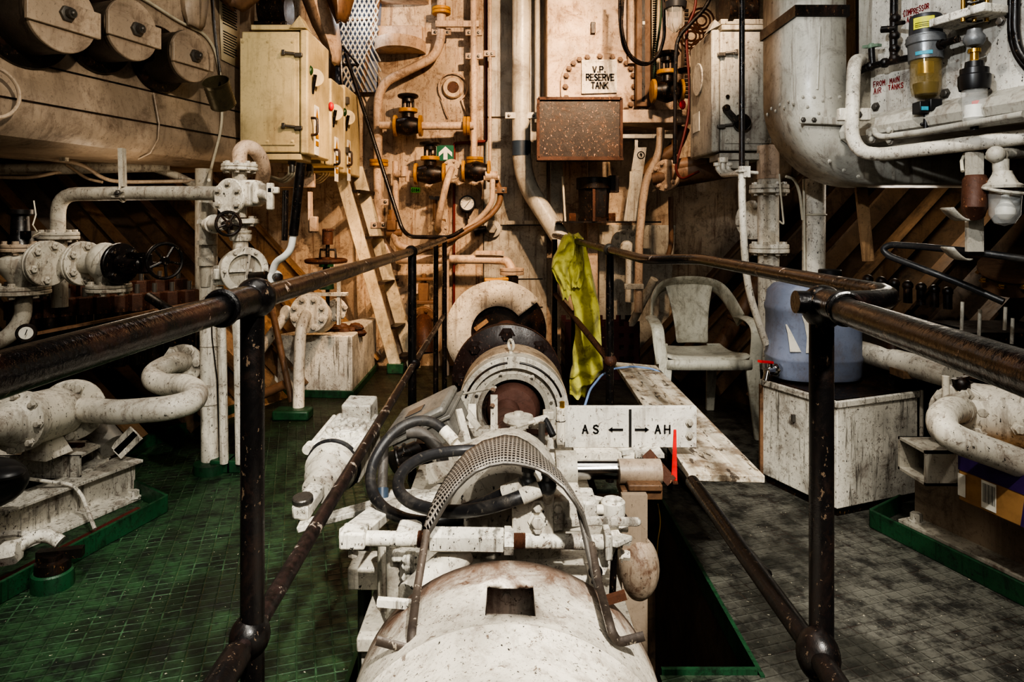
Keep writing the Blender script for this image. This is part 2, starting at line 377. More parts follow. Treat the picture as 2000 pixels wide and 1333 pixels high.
def floormat():
    t = NT('green_chequer_plate'); s = t.n('ShaderNodeSeparateXYZ'); t.l(t.tc.outputs['Object'], s.inputs[0]); x, y = s.outputs[0], s.outputs[1]
    def lines(ax, ay, sp, w):
        u = t.math('ADD', t.math('MULTIPLY', x, ax), t.math('MULTIPLY', y, ay))
        return t.ramp(t.math('PINGPONG', u, sp/2), 0, w, 1, 0)
    ln = t.math('MAXIMUM', lines(.95, .30, .048, .0045), lines(.30, -.95, .036, .0045))
    n = t.noise(1.7, 6, .62); n2 = t.noise(11, 10, .75); n3 = t.noise(70, 4, .65); n4 = t.noise(5, 4, .6); n6 = t.noise(40, 6, .8)
    g = t.mix(t.ramp(n2, .42, .62), srgb(52, 80, 54), srgb(23, 33, 25)); gr = t.mix(t.ramp(n2, .42, .62), srgb(98, 97, 90), srgb(40, 39, 36))
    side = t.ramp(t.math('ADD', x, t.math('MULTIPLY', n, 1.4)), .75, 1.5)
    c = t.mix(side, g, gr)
    c = t.mix(t.math('MULTIPLY', t.ramp(n, .46, .62), .75), c, srgb(26, 27, 21))
    lf = t.math('MULTIPLY', ln, t.math('MULTIPLY', t.ramp(n2, .45, .6), t.ramp(n4, .42, .62))); lc = t.mix(side, srgb(84, 122, 88), srgb(52, 38, 30))
    c = t.mix(t.math('MULTIPLY', lf, .8), c, lc)
    c = t.mix(t.math('MULTIPLY', t.ramp(n6, .52, .64), .5), c, srgb(14, 14, 11))
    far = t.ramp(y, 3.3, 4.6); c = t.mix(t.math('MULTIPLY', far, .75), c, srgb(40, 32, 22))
    sp = t.math('MULTIPLY', t.ramp(n3, .665, .685), t.ramp(n4, .40, .55)); c = t.mix(sp, c, srgb(190, 182, 160))
    t.l(c, t.b.inputs['Base Color']); t.l(t.ramp(n2, .3, .7, .28, .62), t.b.inputs['Roughness'])
    h = t.math('ADD', t.math('MULTIPLY', ln, .6), t.math('ADD', t.math('MULTIPLY', n2, .8), t.math('MULTIPLY', sp, 1.5)))
    t.l(t.bump(h, .6, .006), t.b.inputs['Normal']); return t.m
M['floor'] = floormat()
def meshmat():
    t = NT('woven_perforated_metal'); s = t.n('ShaderNodeSeparateXYZ'); t.l(t.tc.outputs['UV'], s.inputs[0]); u, v = s.outputs[0], s.outputs[1]
    a = t.ramp(t.math('PINGPONG', u, .5), .1, .3); b = t.ramp(t.math('PINGPONG', v, .5), .1, .3)
    k = t.math('MULTIPLY', a, b); n = t.noise(10, 6, .7)
    c = t.mix(k, t.mix(n, srgb(190, 182, 170), srgb(92, 80, 72)), srgb(20, 17, 16)); t.l(c, t.b.inputs['Base Color']); t.b.inputs['Roughness'].default_value = .45
    t.b.inputs['Metallic'].default_value = .3; t.l(t.bump(t.math('SUBTRACT', 1., k), .6, .004), t.b.inputs['Normal']); return t.m
M['mesh'] = meshmat()
def fabric():
    t = NT('yellow_workwear_fabric'); n = t.noise(6, 8, .7); n2 = t.noise(14, 8, .75); w = t.noise(240, 2, .5)
    c = t.mix(t.ramp(n, .3, .7), srgb(224, 220, 112), srgb(186, 178, 74)); c = t.mix(t.math('MULTIPLY', t.ramp(n2, .5, .66), .65), c, srgb(92, 76, 34))
    t.l(c, t.b.inputs['Base Color']); t.b.inputs['Roughness'].default_value = .75; t.b.inputs['Sheen Weight'].default_value = .2
    t.l(t.bump(t.math('ADD', n, t.math('MULTIPLY', w, .1)), .5, .01), t.b.inputs['Normal']); return t.m
M['yellowf'] = fabric()
# ------------------------------------------------------------------ camera, world, light
cam = bpy.data.cameras.new('camera'); co = bpy.data.objects.new('camera', cam); C.objects.link(co)
cam.sensor_fit = 'HORIZONTAL'; cam.sensor_width = 36; cam.lens = F/2000*36; cam.clip_start = .02
cam.shift_x = (1000-CX)/2000; cam.shift_y = -(666.5-CY)/2000
co.location = (0, 0, H); co.rotation_euler = (PI/2, 0, 0); bpy.context.scene.camera = co
w = bpy.data.worlds.new('world'); bpy.context.scene.world = w; w.use_nodes = True
w.node_tree.nodes['Background'].inputs[0].default_value = (.8, .85, 1, 1); w.node_tree.nodes['Background'].inputs[1].default_value = .05
def light(kind, loc, tgt, e, col, size=.3, spot=60, blend=.3, sy=None):
    d = bpy.data.lights.new('lamp', kind); d.energy = e; d.color = col
    if kind == 'AREA':
        d.size = size
        if sy: d.shape = 'RECTANGLE'; d.size_y = sy
    else: d.shadow_soft_size = size
    if kind == 'SPOT': d.spot_size = math.radians(spot); d.spot_blend = blend
    o = bpy.data.objects.new('lamp', d); o.location = loc; C.objects.link(o)
    o.rotation_euler = (V(tgt)-V(loc)).to_track_quat('-Z', 'Y').to_euler(); return o
WARM = (1., .67, .41); NEU = (1., .95, .86); COOL = (.93, .97, 1.)
light('SPOT', (.6, -.75, 2.75), (.05, 2.0, .35), 430, NEU, .045, 46, .6)
light('SPOT', (-.7, .9, 3.4), (-1.5, 2.9, .35), 140, NEU, .06, 46, .8)
light('SPOT', (-.5, .3, 3.3), (-.75, 1.7, 0), 190, NEU, .05, 36, 1.)
light('SPOT', (.9, .3, 3.3), (1.1, 2.0, 0), 95, NEU, .05, 36, 1.)
light('SPOT', (.3, .5, 3.4), (1.55, 2.75, .35), 150, NEU, .05, 46, .7)
light('SPOT', (-.2, .6, 2.3), (1.65, 2.7, 1.9), 105, COOL, .04, 46, .5)
light('SPOT', (.2, .9, 2.4), (-1.8, 3.2, 1.9), 125, (1., .88, .72), .05, 50, .6)
light('SPOT', (.75, 2.3, 3.3), (-.7, 5.6, 1.75), 400, WARM, .04, 58, .5)
light('SPOT', (.9, 2.4, 3.35), (.75, 5.5, 1.9), 250, (1., .72, .48), .04, 50, .5)
light('SPOT', (.1, 2.6, 2.9), (-1.2, 5.0, .4), 170, WARM, .05, 46, .6)
light('POINT', (-1.15, 4.75, .85), (0, 0, 0), 4, (1, .6, .3), .1)
light('POINT', (2.35, 3.9, 1.35), (0, 0, 0), 4.5, (1, .88, .72), .15)  # unseen fill light added to lift the dark starboard recess
light('POINT', (-1.9, 3.3, 1.25), (0, 0, 0), 2.5, (1, .82, .62), .15)  # weak fill added in the port recess, no fitting there
light('POINT', (-1.15, 5.2, 2.85), (0, 0, 0), 3.5, COOL, .08)
light('AREA', (0, 1.6, 3.4), (0, 2.2, 0), 18, NEU, 1.6)
light('AREA', (0, -1.0, 2.4), (0, 3, .8), 14, NEU, 1.4)
sc = bpy.context.scene
sc.cycles.max_bounces = 6; sc.cycles.diffuse_bounces = 3; sc.cycles.glossy_bounces = 3; sc.cycles.transparent_max_bounces = 8
sc.view_settings.view_transform = 'AgX'; sc.view_settings.look = 'AgX - High Contrast'; sc.view_settings.exposure = 0.62

# ------------------------------------------------------------------ room shell
def quad(m, x0, x1, y0, y1, t=.02): m.box(((x0+x1)/2, (y0+y1)/2, -t/2), (x1-x0, y1-y0, t))
m = MB(); quad(m, -4.2, -.41, -1.6, 5.7); quad(m, .40, 4.2, -1.6, 1.74); quad(m, .66, 4.2, 1.74, 5.7); quad(m, .40, .66, 2.96, 5.7); quad(m, -.41, .40, 3.9, 5.7); quad(m, -.41, .40, -1.6, -.5)
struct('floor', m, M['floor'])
m = MB(); m.box((.1, 1.7, -1.02), (1.6, 5., .04)); struct('floor_pit', m, M['grime'])
m = MB(); m.box((-.42, 1.7, -.52), (.02, 4.4, 1.0)); m.box((.67, 2.35, -.52), (.02, 1.26, 1.0)); m.box((.53, 2.97, -.52), (.26, .02, 1.)); m.box((.41, 3.44, -.52), (.02, .94, 1.)); m.box((0, 3.91, -.52), (.82, .02, 1.)); m.box((.53, 1.73, -.52), (.26, .02, 1.)); m.box((.41, .6, -.52), (.02, 2.2, 1.)); m.box((0, -.51, -.52), (.82, .02, 1.))
struct('wall_pit', m, M['hull'])
m = MB(); m.box((.665, 2.35, -.03), (.012, 1.24, .07)); m.box((.53, 1.745, -.03), (.25, .012, .09)); m.box((-.405, 1.9, -.02), (.012, 1.4, .09)); struct('trim_1', m, M['green'])
m = MB(); m.box((0, 5.66, 1.8), (8.6, .1, 3.6)); struct('wall_back', m, M['beige'])
m = MB(); m.box((0, -1.65, 1.8), (8.6, .1, 3.6)); struct('wall_rear', m, M['hull'])
m = MB(); m.box((0, 2, 3.65), (8.6, 7.4, .1)); struct('ceiling', m, M['hull'])
def hullx(Y): return 1.0 + .41*(5.7 - Y)
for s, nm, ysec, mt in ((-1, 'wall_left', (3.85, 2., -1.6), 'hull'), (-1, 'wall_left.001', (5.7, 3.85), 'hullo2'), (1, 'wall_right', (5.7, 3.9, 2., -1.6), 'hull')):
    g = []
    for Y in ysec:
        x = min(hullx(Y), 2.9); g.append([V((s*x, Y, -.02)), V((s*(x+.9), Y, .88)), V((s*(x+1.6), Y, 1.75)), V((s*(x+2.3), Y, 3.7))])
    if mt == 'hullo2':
        struct(nm, MB().sheet([r[:2] for r in g]), M['hullo'], solid=.02); struct(nm, MB().sheet([r[1:] for r in g]), M['hull'], solid=.02)  # light painted in: low strip gets lit ochre, upper hull shaded brown
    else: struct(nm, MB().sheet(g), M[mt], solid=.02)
k = 2
for s in (-1, 1):
    for i, Y in enumerate((5.35, 4.95, 4.55, 4.15, 3.75, 3.35, 2.95, 2.55, 2.15)):
        x = hullx(Y); m = MB()
        a, b = V((s*(x-.02), Y, .0)), V((s*(x+1.58), Y, 1.75))
        n = V((-s*.7, 0, .7)); m.obox(a, b-a, V((0, .02, 0)), n*.13); m.obox(a + n*.13 - V((0, .05, 0)), b-a, V((0, .12, 0)), n*.015)
        struct('trim_%d' % k, m, M['hullo'] if (s < 0 and 4.7 < Y) else M['rib']); k += 1  # far port frames coloured ochre as lit, the rest left dark brown
m = MB(); m.box((-.95, 5.58, .045), (1.2, .05, .09)); m.bar((-1.12, 5.55, .05), (-1.5, 4.6, .05), .04, .1); m.bar((-1.62, 4.3, .03), (-1.95, 3.4, .03), .03, .06); struct('trim_%d' % k, m, M['green'])
# ------------------------------------------------------------------ railings
t = thing('handrail', 'black pipe handrail beside the green deck, with worn brown top rail and peeling mid rail', 'handrail', (-.39, 1.02, 0), 'pipe handrails along the shaft')
part('top_rail', MB().tube([V((-.385,.12,1.066)), P(497,585,1.02), P(803,492,3.05), P(868,468,4.4)], .0185, 20), M['rail'], t)
part('collar', MB().tube([V((-.386,.90,1.066)), V((-.387,1.0,1.066))], .0225, 24), M['rail'], t)
part('weld_ring', MB().torus(V((-.386,.90,1.066)), (0,1,0), .0225, .004), M['rail'], t)
part('ball_joint', MB().ball(P(499,582,1.02), .031, 24, (1,1.1,1)), M['black'], t)
X = (493-CX)/F*1.02
part('post', MB().cyl((X,1.02,0), (X,1.02,1.06), .0178, n=24), M['black'], t)
part('mid_rail', MB().tube([V((-.394,.15,.55)), P(488,1243,1.02), P(809,711,3.05), P(866,618,4.45)], .015, 16), M['peel'], t)
part('collar', MB().tube([V((-.394,.15,.55)), V((-.394,.97,.55))], .021, 20), M['black'], t)
part('ball_joint', MB().ball(P(488,1243,1.02), .03, 24, (1,1.1,1.1)), M['black'], t)
for px, Y, zt in ((805,3.05,1.05), (851,4.38,1.07), (868,4.45,1.07)):
    X = (px-CX)/F*Y; part('post', MB().cyl((X,Y,0), (X,Y,zt), .0195 if Y < 4 else .017, n=16), M['black'], t)
part('ball_joint', MB().ball(P(803,492,3.05), .03, 16), M['black'], t); part('ball_joint', MB().ball(P(809,711,3.05), .028, 16), M['black'], t)
t = thing('handrail', 'black pipe handrail that loops back in a hairpin beside the plastic chair', 'handrail', (.484, 1.02, 0), 'pipe handrails along the shaft')
part('top_rail', MB().tube([V((.345,.12,1.066)), P(1605,592,1.02)], .0185, 20), M['rail'], t)
part('top_rail', MB().tube(fillet(pp((1553,590,1.02), (1605,592,1.02), (1700,589,1.035)), .03) + pp((1726,585,1.06), (1733,579,1.1), (1722,573,1.14), (1690,567,1.19)) + fillet(pp((1690,566,1.2), (1365,506,2.25), (1262,508,2.5), (1190,488,3.05), (1083,460,4.4)), .1)[1:], .0175, 20), M['rail'], t)
part('collar', MB().tube([V((.4735,.94,1.062)), V((.4835,1.01,1.06))], .0225, 24), M['rail'], t)
a = V((.4715,.925,1.062)); part('weld_ring', MB().torus(a, (.15,1,0), .0215, .004), M['rail'], t)
part('ball_joint', MB().ball(P(1607,600,1.02), .031, 24, (1,1.1,1.1)), M['black'], t)
part('post', MB().cyl((.482,1.02,0), (.482,1.02,1.05), .0178, n=24), M['black'], t)
part('mid_rail', MB().tube(pp((1352,942,1.63), (1598,1283,.99)) + [V((.43,.25,.54))], [.0165,.0165,.021], 20), M['black'], t)
part('ball_joint', MB().ball(P(1598,1280,1.0), .031, 24, (1,1.1,1.25)), M['black'], t)
for px, Y, zt in ((1191,3.05,1.06), (1083,4.4,1.08), (1121,4.3,.62)):
    X = (px-CX)/F*Y; part('post', MB().cyl((X,Y,0), (X,Y,zt), .0185, n=16), M['black'], t)
part('ball_joint', MB().ball(P(1190,488,3.05), .029, 16), M['steel'], t); part('ball_joint', MB().ball(P(1192,705,3.05), .03, 16), M['rust'], t)
part('mid_rail', MB().tube(pp((1085,575,4.38), (1190,705,3.05)), .016, 12), M['rust'], t, 'rusty mid rail')
t = thing('ladder_handrail', 'thin black bent rod handrail beside the steep ladder', 'handrail', P(780,460,5.0))
part('rod', MB().tube(pp((675,105,5.2), (785,448,5.05), (800,463,5.0), (880,464,4.95), (905,448,4.95)), .0155, 10, .05), M['black'], t)
part('bracket', MB().tube(pp((665,85,5.4), (668,175,5.4)), .016, 8).tube(pp((655,127,5.4), (700,127,5.4)), .014, 8).tube(pp((668,90,5.4), (700,127,5.3)), .01, 8), M['grime'], t)

# ------------------------------------------------------------------ shaft line
ZC, RD = .33, .26
t = thing('shaft_guard_drum', 'big rounded white shaft cover with a square slot in its top', 'machine cover', (0, .95, -1))
rows = []; ys = [.56, .75, .93, .955, .965, .975, .996, 1.04, 1.088, 1.11, 1.135, 1.158]; ths = sorted([-1.9 + 3.8*i/44 for i in range(45) if not .0 < abs(-1.9+3.8*i/44) < .25] + [-.125, .166, -.06, .0, .08, .12, -.19, .22])
m = MB(); g = []
for y in ys:
    r = {.56:.222, .75:.243, .93:.2575, .955:.2605, .965:.264, .975:.2605}.get(y, RD)
    if y == 1.158: r = .2585
    g.append([V((math.sin(a)*r, y, ZC + math.cos(a)*r)) for a in ths])
vs = [p for r in g for p in r]; fs = []; fb = []; W = len(ths)
for i in range(len(ys)-1):
    for j in range(W-1):
        if ys[i] >= .996 and ys[i+1] <= 1.088 and ths[j] >= -.126 and ths[j+1] <= .167: continue
        fs.append([i*W+j, i*W+j+1, (i+1)*W+j+1, (i+1)*W+j])
part('casing', MB().add(vs, fs), M['drum'], t, solid=.012)
part('weld_seam', MB().torus((0,.965,ZC), (0,1,0), .262, .0032, 64, 6, PI+.25, 2*PI-.25), M['white'], t)
part('rear_flange', MB().ring((0,1.16,ZC), (0,1,0), .245, .12, .02, 48), M['white'], t)
bolts(t, (0,1.165,ZC), (0,-1,0), .2, 10, .009, .01, M['white'], PI/10)
part('end_rim', MB().torus((0,1.157,ZC), (0,1,0), .258, .004, 64, 6, PI+.2, 2*PI-.2), M['rust'], t, 'rust-stained rim')
t = mk('propeller_shaft', MB().cyl((0,.6,ZC), (0,1.3,ZC), .17, n=40).lathe((0,1.3,ZC), (0,1,0), [(0,.06),(1.8,.06),(1.8,.12),(4.1,.12),(4.1,0)], 32), M['copper'], 'brown rusty propeller shaft seen through the slot of the white cover', 'shaft')
t = thing('shaft_seal_housing', 'large round white shaft seal housing with stepped rings and an eyebolt on top', 'machine housing', (.03, 3.05, 0))
c = V((.03, 0, ZC)); ya = V((0,1,0))
part('outer_ring', MB().ring(c+ya*3.0, ya, .252, .2, .1, 64), M['white'], t); part('drum', MB().ring(c+ya*3.1, ya, .256, .2, .2, 64), M['beige'], t)
part('middle_ring', MB().ring(c+ya*3.035, ya, .2, .165, .1, 64), M['white'], t); part('inner_ring', MB().ring(c+ya*3.02, ya, .166, .145, .1, 64), M['greyw'], t)
part('groove', MB().torus(c+ya*2.999, ya, .226, .005, 30, 8, -PI/2+.12, -.32).torus(c+ya*2.999, ya, .226, .005, 30, 8, -PI+.3, -PI/2-.12), M['grime'], t)
part('dark_gap', MB().ring(c+ya*3.08, ya, .16, .1, .02, 48), M['grime'], t)
part('shaft_collar', MB().lathe(c+ya*3.1, -ya, [(0,.125),(.06,.12),(.085,.1),(.09,.05),(.088,0)], 48), M['copper'], t, 'copper brown shaft collar')
part('eyebolt', MB().cyl(P(998,700,3.08), P(998,686,3.08), .012, .009).disc(P(998,702,3.08), (0,0,1), .022, .012).torus(P(998,674,3.08), (1,.55,0), .023, .007, 20, 8), M['white'], t)
bolts(t, c+ya*3.0, -ya, .183, 8, .006, .006, M['white'], .3)
t = thing('shaft_coupling_flange', 'dark rust brown coupling flange behind the white seal housing', 'flange', P(995,745,3.6)); c = P(995,745,3.6); c.x = 0
part('flange_disc', MB().lathe(c, ya, [(0,0),(0,.2),(.02,.27),(.03,.3),(.09,.3),(.1,.27),(.1,0)], 64), M['darkrust'], t); part('worn_rim', MB().torus(c+ya*.085, ya, .298, .006, 64, 6), M['rust'], t)
bolts(t, c + V((0,.02,0)), -ya, .245, 8, .03, .035, M['darkrust'], PI/4*0)
t = thing('shaft_guard_disc', 'white round sheet guard with a wedge cut out, around the shaft at the bulkhead', 'guard', P(972,650,5.0)); c = P(972,650,5.0)
def arc_pts(r, a0, a1, n, cc=None): return [(cc or c) + V((math.cos(a0+(a1-a0)*i/n)*r, 0, math.sin(a0+(a1-a0)*i/n)*r)) for i in range(n+1)]
a0, a1 = math.radians(38), math.radians(335)
part('disc', MB().sheet([arc_pts(.395, a0, a1, 64), arc_pts(.2, a0, a1, 64)]), M['white'], t, solid=.012)
part('backing', MB().disc(c+ya*.06, ya, .37, .02, 48), M['grime'], t)
bolt_list(t, [P(1042,589,4.99)], (0,-1,0), .014, .012, M['white'])
part('wooden_peg', MB().bar(P(928,644,4.98), P(952,626,4.98), .03, .03), M['hullo'], t)
# ------------------------------------------------------------------ machinery bed between the rails
t = thing('machinery_bed', 'white machinery frame under the hoses, above the shaft pit', 'machine frame', (0, 2, -1))
part('deck_plate', MB().box((-.02,2.0,.34), (.56,1.35,.03)), M['greyw'], t, bev=.004)
part('side_plate', MB().box((-.285,2.0,-.2), (.02,1.3,1.1)), M['greyw'], t); part('side_plate', MB().box((.25,2.0,-.2), (.02,1.3,1.1)), M['greyw'], t)
part('end_plate', MB().obox(P(1215,968,1.62), V((.062,0,0)), V((0,.02,0)), V((0,0,-1.6))), M['tan'], t)
part('end_plate', MB().box((0,1.36,-.3), (.42,.02,1.1)), M['grime'], t)
part('cross_beam', MB().box((-.17,1.5,.40), (.36,.08,.05)), M['white'], t, bev=.004); part('cross_beam', MB().box((.0,2.62,.365), (.5,.06,.03)), M['white'], t, bev=.004)
part('bracket', MB().bar(P(690,1045,1.33), P(775,975,1.75), .06, .022), M['white2'], t, bev=.003)
part('foot_plate', MB().box(P(815,985,1.7), (.16,.12,.03)), M['white2'], t, bev=.004)
part('rib', MB().bar(P(850,905,1.95), P(905,880,2.1), .02, .035), M['white'], t); part('rib', MB().bar(P(840,925,1.8), P(925,915,1.7), .025, .05), M['white'], t)
for px in (770, 752, 712):
    part('support_pipe', MB().tube([P(px,1062,1.36 + (770-px)*.004), P(px+2,1062,1.36+(770-px)*.004) - V((0,0,.85))], .0165, 14), M['greyw'] if px > 720 else M['steel'], t)
part('float_bulb', MB().ball(P(1247,1108,1.64), .064, 24, (.8,.85,1.2)), M['stain'], t)
part('valve_tower', MB().box(P(800,1120,1.38), (.05,.06,.2)).box(P(800,1075,1.36), (.065,.07,.02)), M['white2'], t, bev=.006)
part('inclined_pipe', MB().tube(pp((905,1075,1.34), (855,1120,1.3), (800,1170,1.24)), .03, 14), M['white'], t)
bolt_list(t, pp((802,1092,1.32), (802,1105,1.32), (805,1150,1.30), (802,1128,1.32)), (0,-1,0), .012, .012, M['white2'])
# drum clips
for nm, a, b in (('white', (737,1176,1.12), (812,1182,1.12)), ('black', (1185,1173,1.12), (1222,1162,1.12))):
    mk('steel_strap', MB().bar(P(*a), P(*b), .012, .012), M['white2'] if nm == 'white' else M['rust'], 'small flat %s strap end sticking out over the white shaft cover' % ('pale' if nm == 'white' else 'dark drilled'), 'strap')
# mesh strap guard
t = thing('perforated_strap_guard', 'arched perforated metal guard with bent strap legs standing on the white shaft cover', 'guard', (0, 1.2, .5))
near = [(836,1044,1.19),(848,1025,1.19),(860,1003,1.2),(875,978,1.2),(891,955,1.21),(910,936,1.22),(929,921,1.22),(955,910,1.23),(983,905,1.24),(1006,906,1.23),(1029,910,1.23),(1050,916,1.22),(1070,926,1.22),(1102,953,1.21),(1124,983,1.2),(1140,1012,1.2),(1156,1072,1.18)]
far = [(829,1030,1.2),(836,1008,1.22),(843,988,1.24),(857,958,1.28),(873,932,1.33),(890,907,1.37),(911,883,1.4),(945,862,1.43),(986,851,1.45),(1010,854,1.45),(1029,864,1.44),(1048,878,1.42),(1062,894,1.4),(1091,920,1.35),(1113,953,1.3),(1136,994,1.24),(1153,1052,1.19)]
rows = []; NS = 5
for a, b in zip(near, far):
    A, B = P(*a), P(*b); rows.append([A + (B-A)*(i/NS) + V((0,0,.006*math.sin(PI*i/NS))) for i in range(NS+1)])
sm = []
for i in range(len(rows)-1):
    for k in range(3): sm.append([rows[i][j]*(1-k/3) + rows[i+1][j]*(k/3) for j in range(NS+1)])
sm.append(rows[-1])
o = part('mesh_arch', MB().sheet(sm), M['mesh'], t, solid=.004)
uv = o.data.uv_layers.new(name='UVMap'); W = NS+1; acc = [0]
for i in range(1, len(sm)): acc.append(acc[-1] + (sm[i][W//2]-sm[i-1][W//2]).length)
for lp in o.data.loops:
    i, j = divmod(lp.vertex_index, W); uv.data[lp.index].uv = (acc[i]/.0085, (sm[i][j]-sm[i][0]).length/.015)
part('folded_edge', MB().tube([P(*q) for q in near], .004, 6), M['steel'], t)
part('leg', MB().tube(pp((834,1036,1.19), (815,1150,1.1), (804,1235,1.01), (803,1262,1.0), (795,1268,1.0), (735,1252,1.0)), .0068, 8, .01, flat=.35, up=(1,0,0)), M['strap'], t)
part('leg', MB().tube(pp((1154,1060,1.18), (1172,1150,1.1), (1190,1215,1.01), (1196,1238,1.0), (1208,1256,1.0), (1258,1243,1.0)), .0068, 8, .01, flat=.35, up=(1,0,0)), M['strap'], t)
part('leg', MB().tube(pp((1132,995,1.22), (1146,1060,1.18), (1162,1130,1.12), (1168,1150,1.1)), .006, 8, flat=.4, up=(1,0,0)), M['steel'], t)
# hump under the mesh
t = thing('pump_housing', 'rounded white pump housing beneath the perforated arch', 'pump', P(985,960,1.5))
c = V((0, 1.43, .52))
part('body', MB().lathe(c, ya, [(0,0),(0,.1),(.01,.122),(.03,.13),(.3,.13),(.32,.12),(.32,0)], 40), M['white'], t)
part('base', MB().box((0,1.55,.40), (.24,.3,.12)).box((.02,1.42,.44), (.3,.1,.025)), M['white'], t, bev=.006)
part('dark_cover', MB().lathe(V((.04,2.1,.40)), (.05,-1,.5), [(0,0),(0,.1),(.02,.1),(.03,.09),(.03,0)], 32), M['rubber'], t)
part('flange_foot', MB().disc(P(945,1006,1.38), (0,0,1), .024, .012, 20).cyl(P(945,1030,1.38), P(945,1006,1.38), .009), M['greyw'], t)
# turnbuckle
t = thing('turnbuckle', 'long horizontal white turnbuckle rod with hexagonal sleeve across the machine', 'turnbuckle', P(935,1055,1.3))
a, b = P(716,1052,1.3), P(1188,1060,1.3); d = (b-a).normalized()
part('rod', MB().cyl(a, P(845,1054,1.3), .0145), M['white2'], t); part('rod', MB().cyl(P(995,1056,1.3), b, .0145), M['white2'], t)
for x_ in (818, 1002):
    m = MB()
    for i in range(12): m.torus(P(x_+i*2,1053.5+(x_ > 900)*3,1.3), d, .0138, .0022, 14, 5)
    part('thread', m, M['rust'], t)
part('hex_sleeve', MB().lathe(P(840,1053.5,1.3), d, [(0,0),(0,.02),(.002,.025),(.143,.025),(.145,.02),(.145,0)], 6, PI/6), M['white2'], t, ang=20)
part('lock_nut', MB().lathe(P(985,1056,1.3), d, [(0,0),(0,.026),(.018,.026),(.018,0)], 6), M['white2'], t, ang=20)
part('clevis', MB().box(P(692,1048,1.3), (.05,.05,.034)), M['white2'], t, bev=.005); bolt_list(t, [P(690,1068,1.3)], (0,0,-1), .01, .02, M['white'])
part('clevis', MB().box(P(1186,1060,1.3), (.014,.05,.05)).bar(P(1192,1062,1.3), P(1222,1050,1.38), .03, .012), M['white2'], t, bev=.003)
t = thing('lever_bracket', 'tilted white lever bracket with rust stains at the end of the turnbuckle', 'bracket', P(1195,1090,1.32))
part('plate', MB().prism(pp((1180,1022,1.4), (1208,1012,1.4), (1210,1060,1.36), (1182,1125,1.28), (1164,1125,1.28), (1170,1075,1.33)), (.0,.02,0)), M['white2'], t, bev=.003)
bolt_list(t, pp((1196,1050,1.36)), (.3,-1,.3), .014, .014, M['white']); bolt_list(t, pp((1212,1056,1.42), (1212,1085,1.42), (1208,1030,1.42)), (1,-.1,0), .01, .02, M['white'])
part('stud', MB().cyl(P(1205,1055,1.42), P(1232,1056,1.42), .006).cyl(P(1208,1084,1.42), P(1216,1084,1.42), .01), M['white'], t)
part('edge_bar', MB().cyl(P(1200,1070,1.36), P(1196,1165,1.36), .007), M['black'], t)
mk('black_ball_grip', MB().ball(P(1163,1118,1.2), .013, 20).cyl(P(1163,1128,1.2), P(1161,1140,1.2), .006), M['blackplastic'], 'small black ball knob beside the strap leg', 'knob')
# hydraulic manifold
t = thing('hydraulic_manifold', 'square white bolted hydraulic block fed by the two thick black hoses', 'hydraulic block', P(1050,1040,1.42))
part('block', MB().obox(P(1000,1046,1.3), V((.082,0,0)), V((0,.1,0)), V((0,0,.068))), M['white'], t, bev=.003)
part('block', MB().obox(P(1080,1040,1.31), V((.06,0,0)), V((0,.1,0)), V((0,0,.06))), M['white'], t, bev=.003)
part('block', MB().obox(P(1133,1030,1.34), V((.035,0,0)), V((0,.08,0)), V((0,0,.05))), M['white2'], t, bev=.006)
bolt_list(t, pp((1050,990,1.3), (1090,992,1.31), (1050,1032,1.3)), (0,-1,0), .009, .012, M['white'])
bolt_list(t, pp((1050,1018,1.3)), (0,-1,0), .013, .014, M['white'])
part('plug', MB().hexn(P(1050,1052,1.3), (0,-.4,-1), .012, .015).disc(P(1050,1050,1.32), (0,-.5,-1), .022, .008), M['white'], t)
part('clip', MB().box(P(1093,1012,1.3), (.022,.014,.02)).box(P(1095,1028,1.3), (.012,.014,.014)), M['white2'], t, bev=.003)
part('lever', MB().tube(pp((1095,1022,1.3), (1160,1018,1.32), (1245,1020,1.38)), .006, 8, flat=1.6).ball(P(1245,1020,1.38), .008, 12), M['white2'], t)
for a, b in (((1018,948,1.28), (1032,942,1.29)), ((1053,955,1.27), (1070,950,1.28))):
    q = P(*b); f = part('banjo_fitting', MB().ball(q, .017, 16).cyl(q, q+V((0,0,.024)), .011).hexn(q+V((0,0,.022)), (0,0,1), .015, .012).cyl(P(*a), q, .012), M['greymetal'], t)
part('riser', MB().cyl(P(1034,985,1.32), P(1034,945,1.29), .012).cyl(P(1070,985,1.32), P(1070,950,1.28), .012), M['white'], t)
t = thing('rod_end', 'white drum-shaped rod end at the side of the hydraulic block', 'rod end', P(1197,1010,1.48))
part('eye', MB().lathe(P(1197,1008,1.48), (0,0,1), [(0,0),(0,.022),(.004,.027),(.032,.027),(.037,.022),(.037,.008),(.03,.006),(.03,0)], 28), M['white2'], t)
part('rod', MB().cyl(P(1150,996,1.47), P(1178,996,1.47), .011).cyl(P(1140,996,1.47), P(1152,996,1.47), .02), M['white'], t)
part('arm', MB().bar(P(1085,960,1.6), P(1185,982,1.5), .02, .012), M['white2'], t); part('washer', MB().disc(P(1197,1012,1.48), (0,0,1), .032, .006), M['grime'], t)
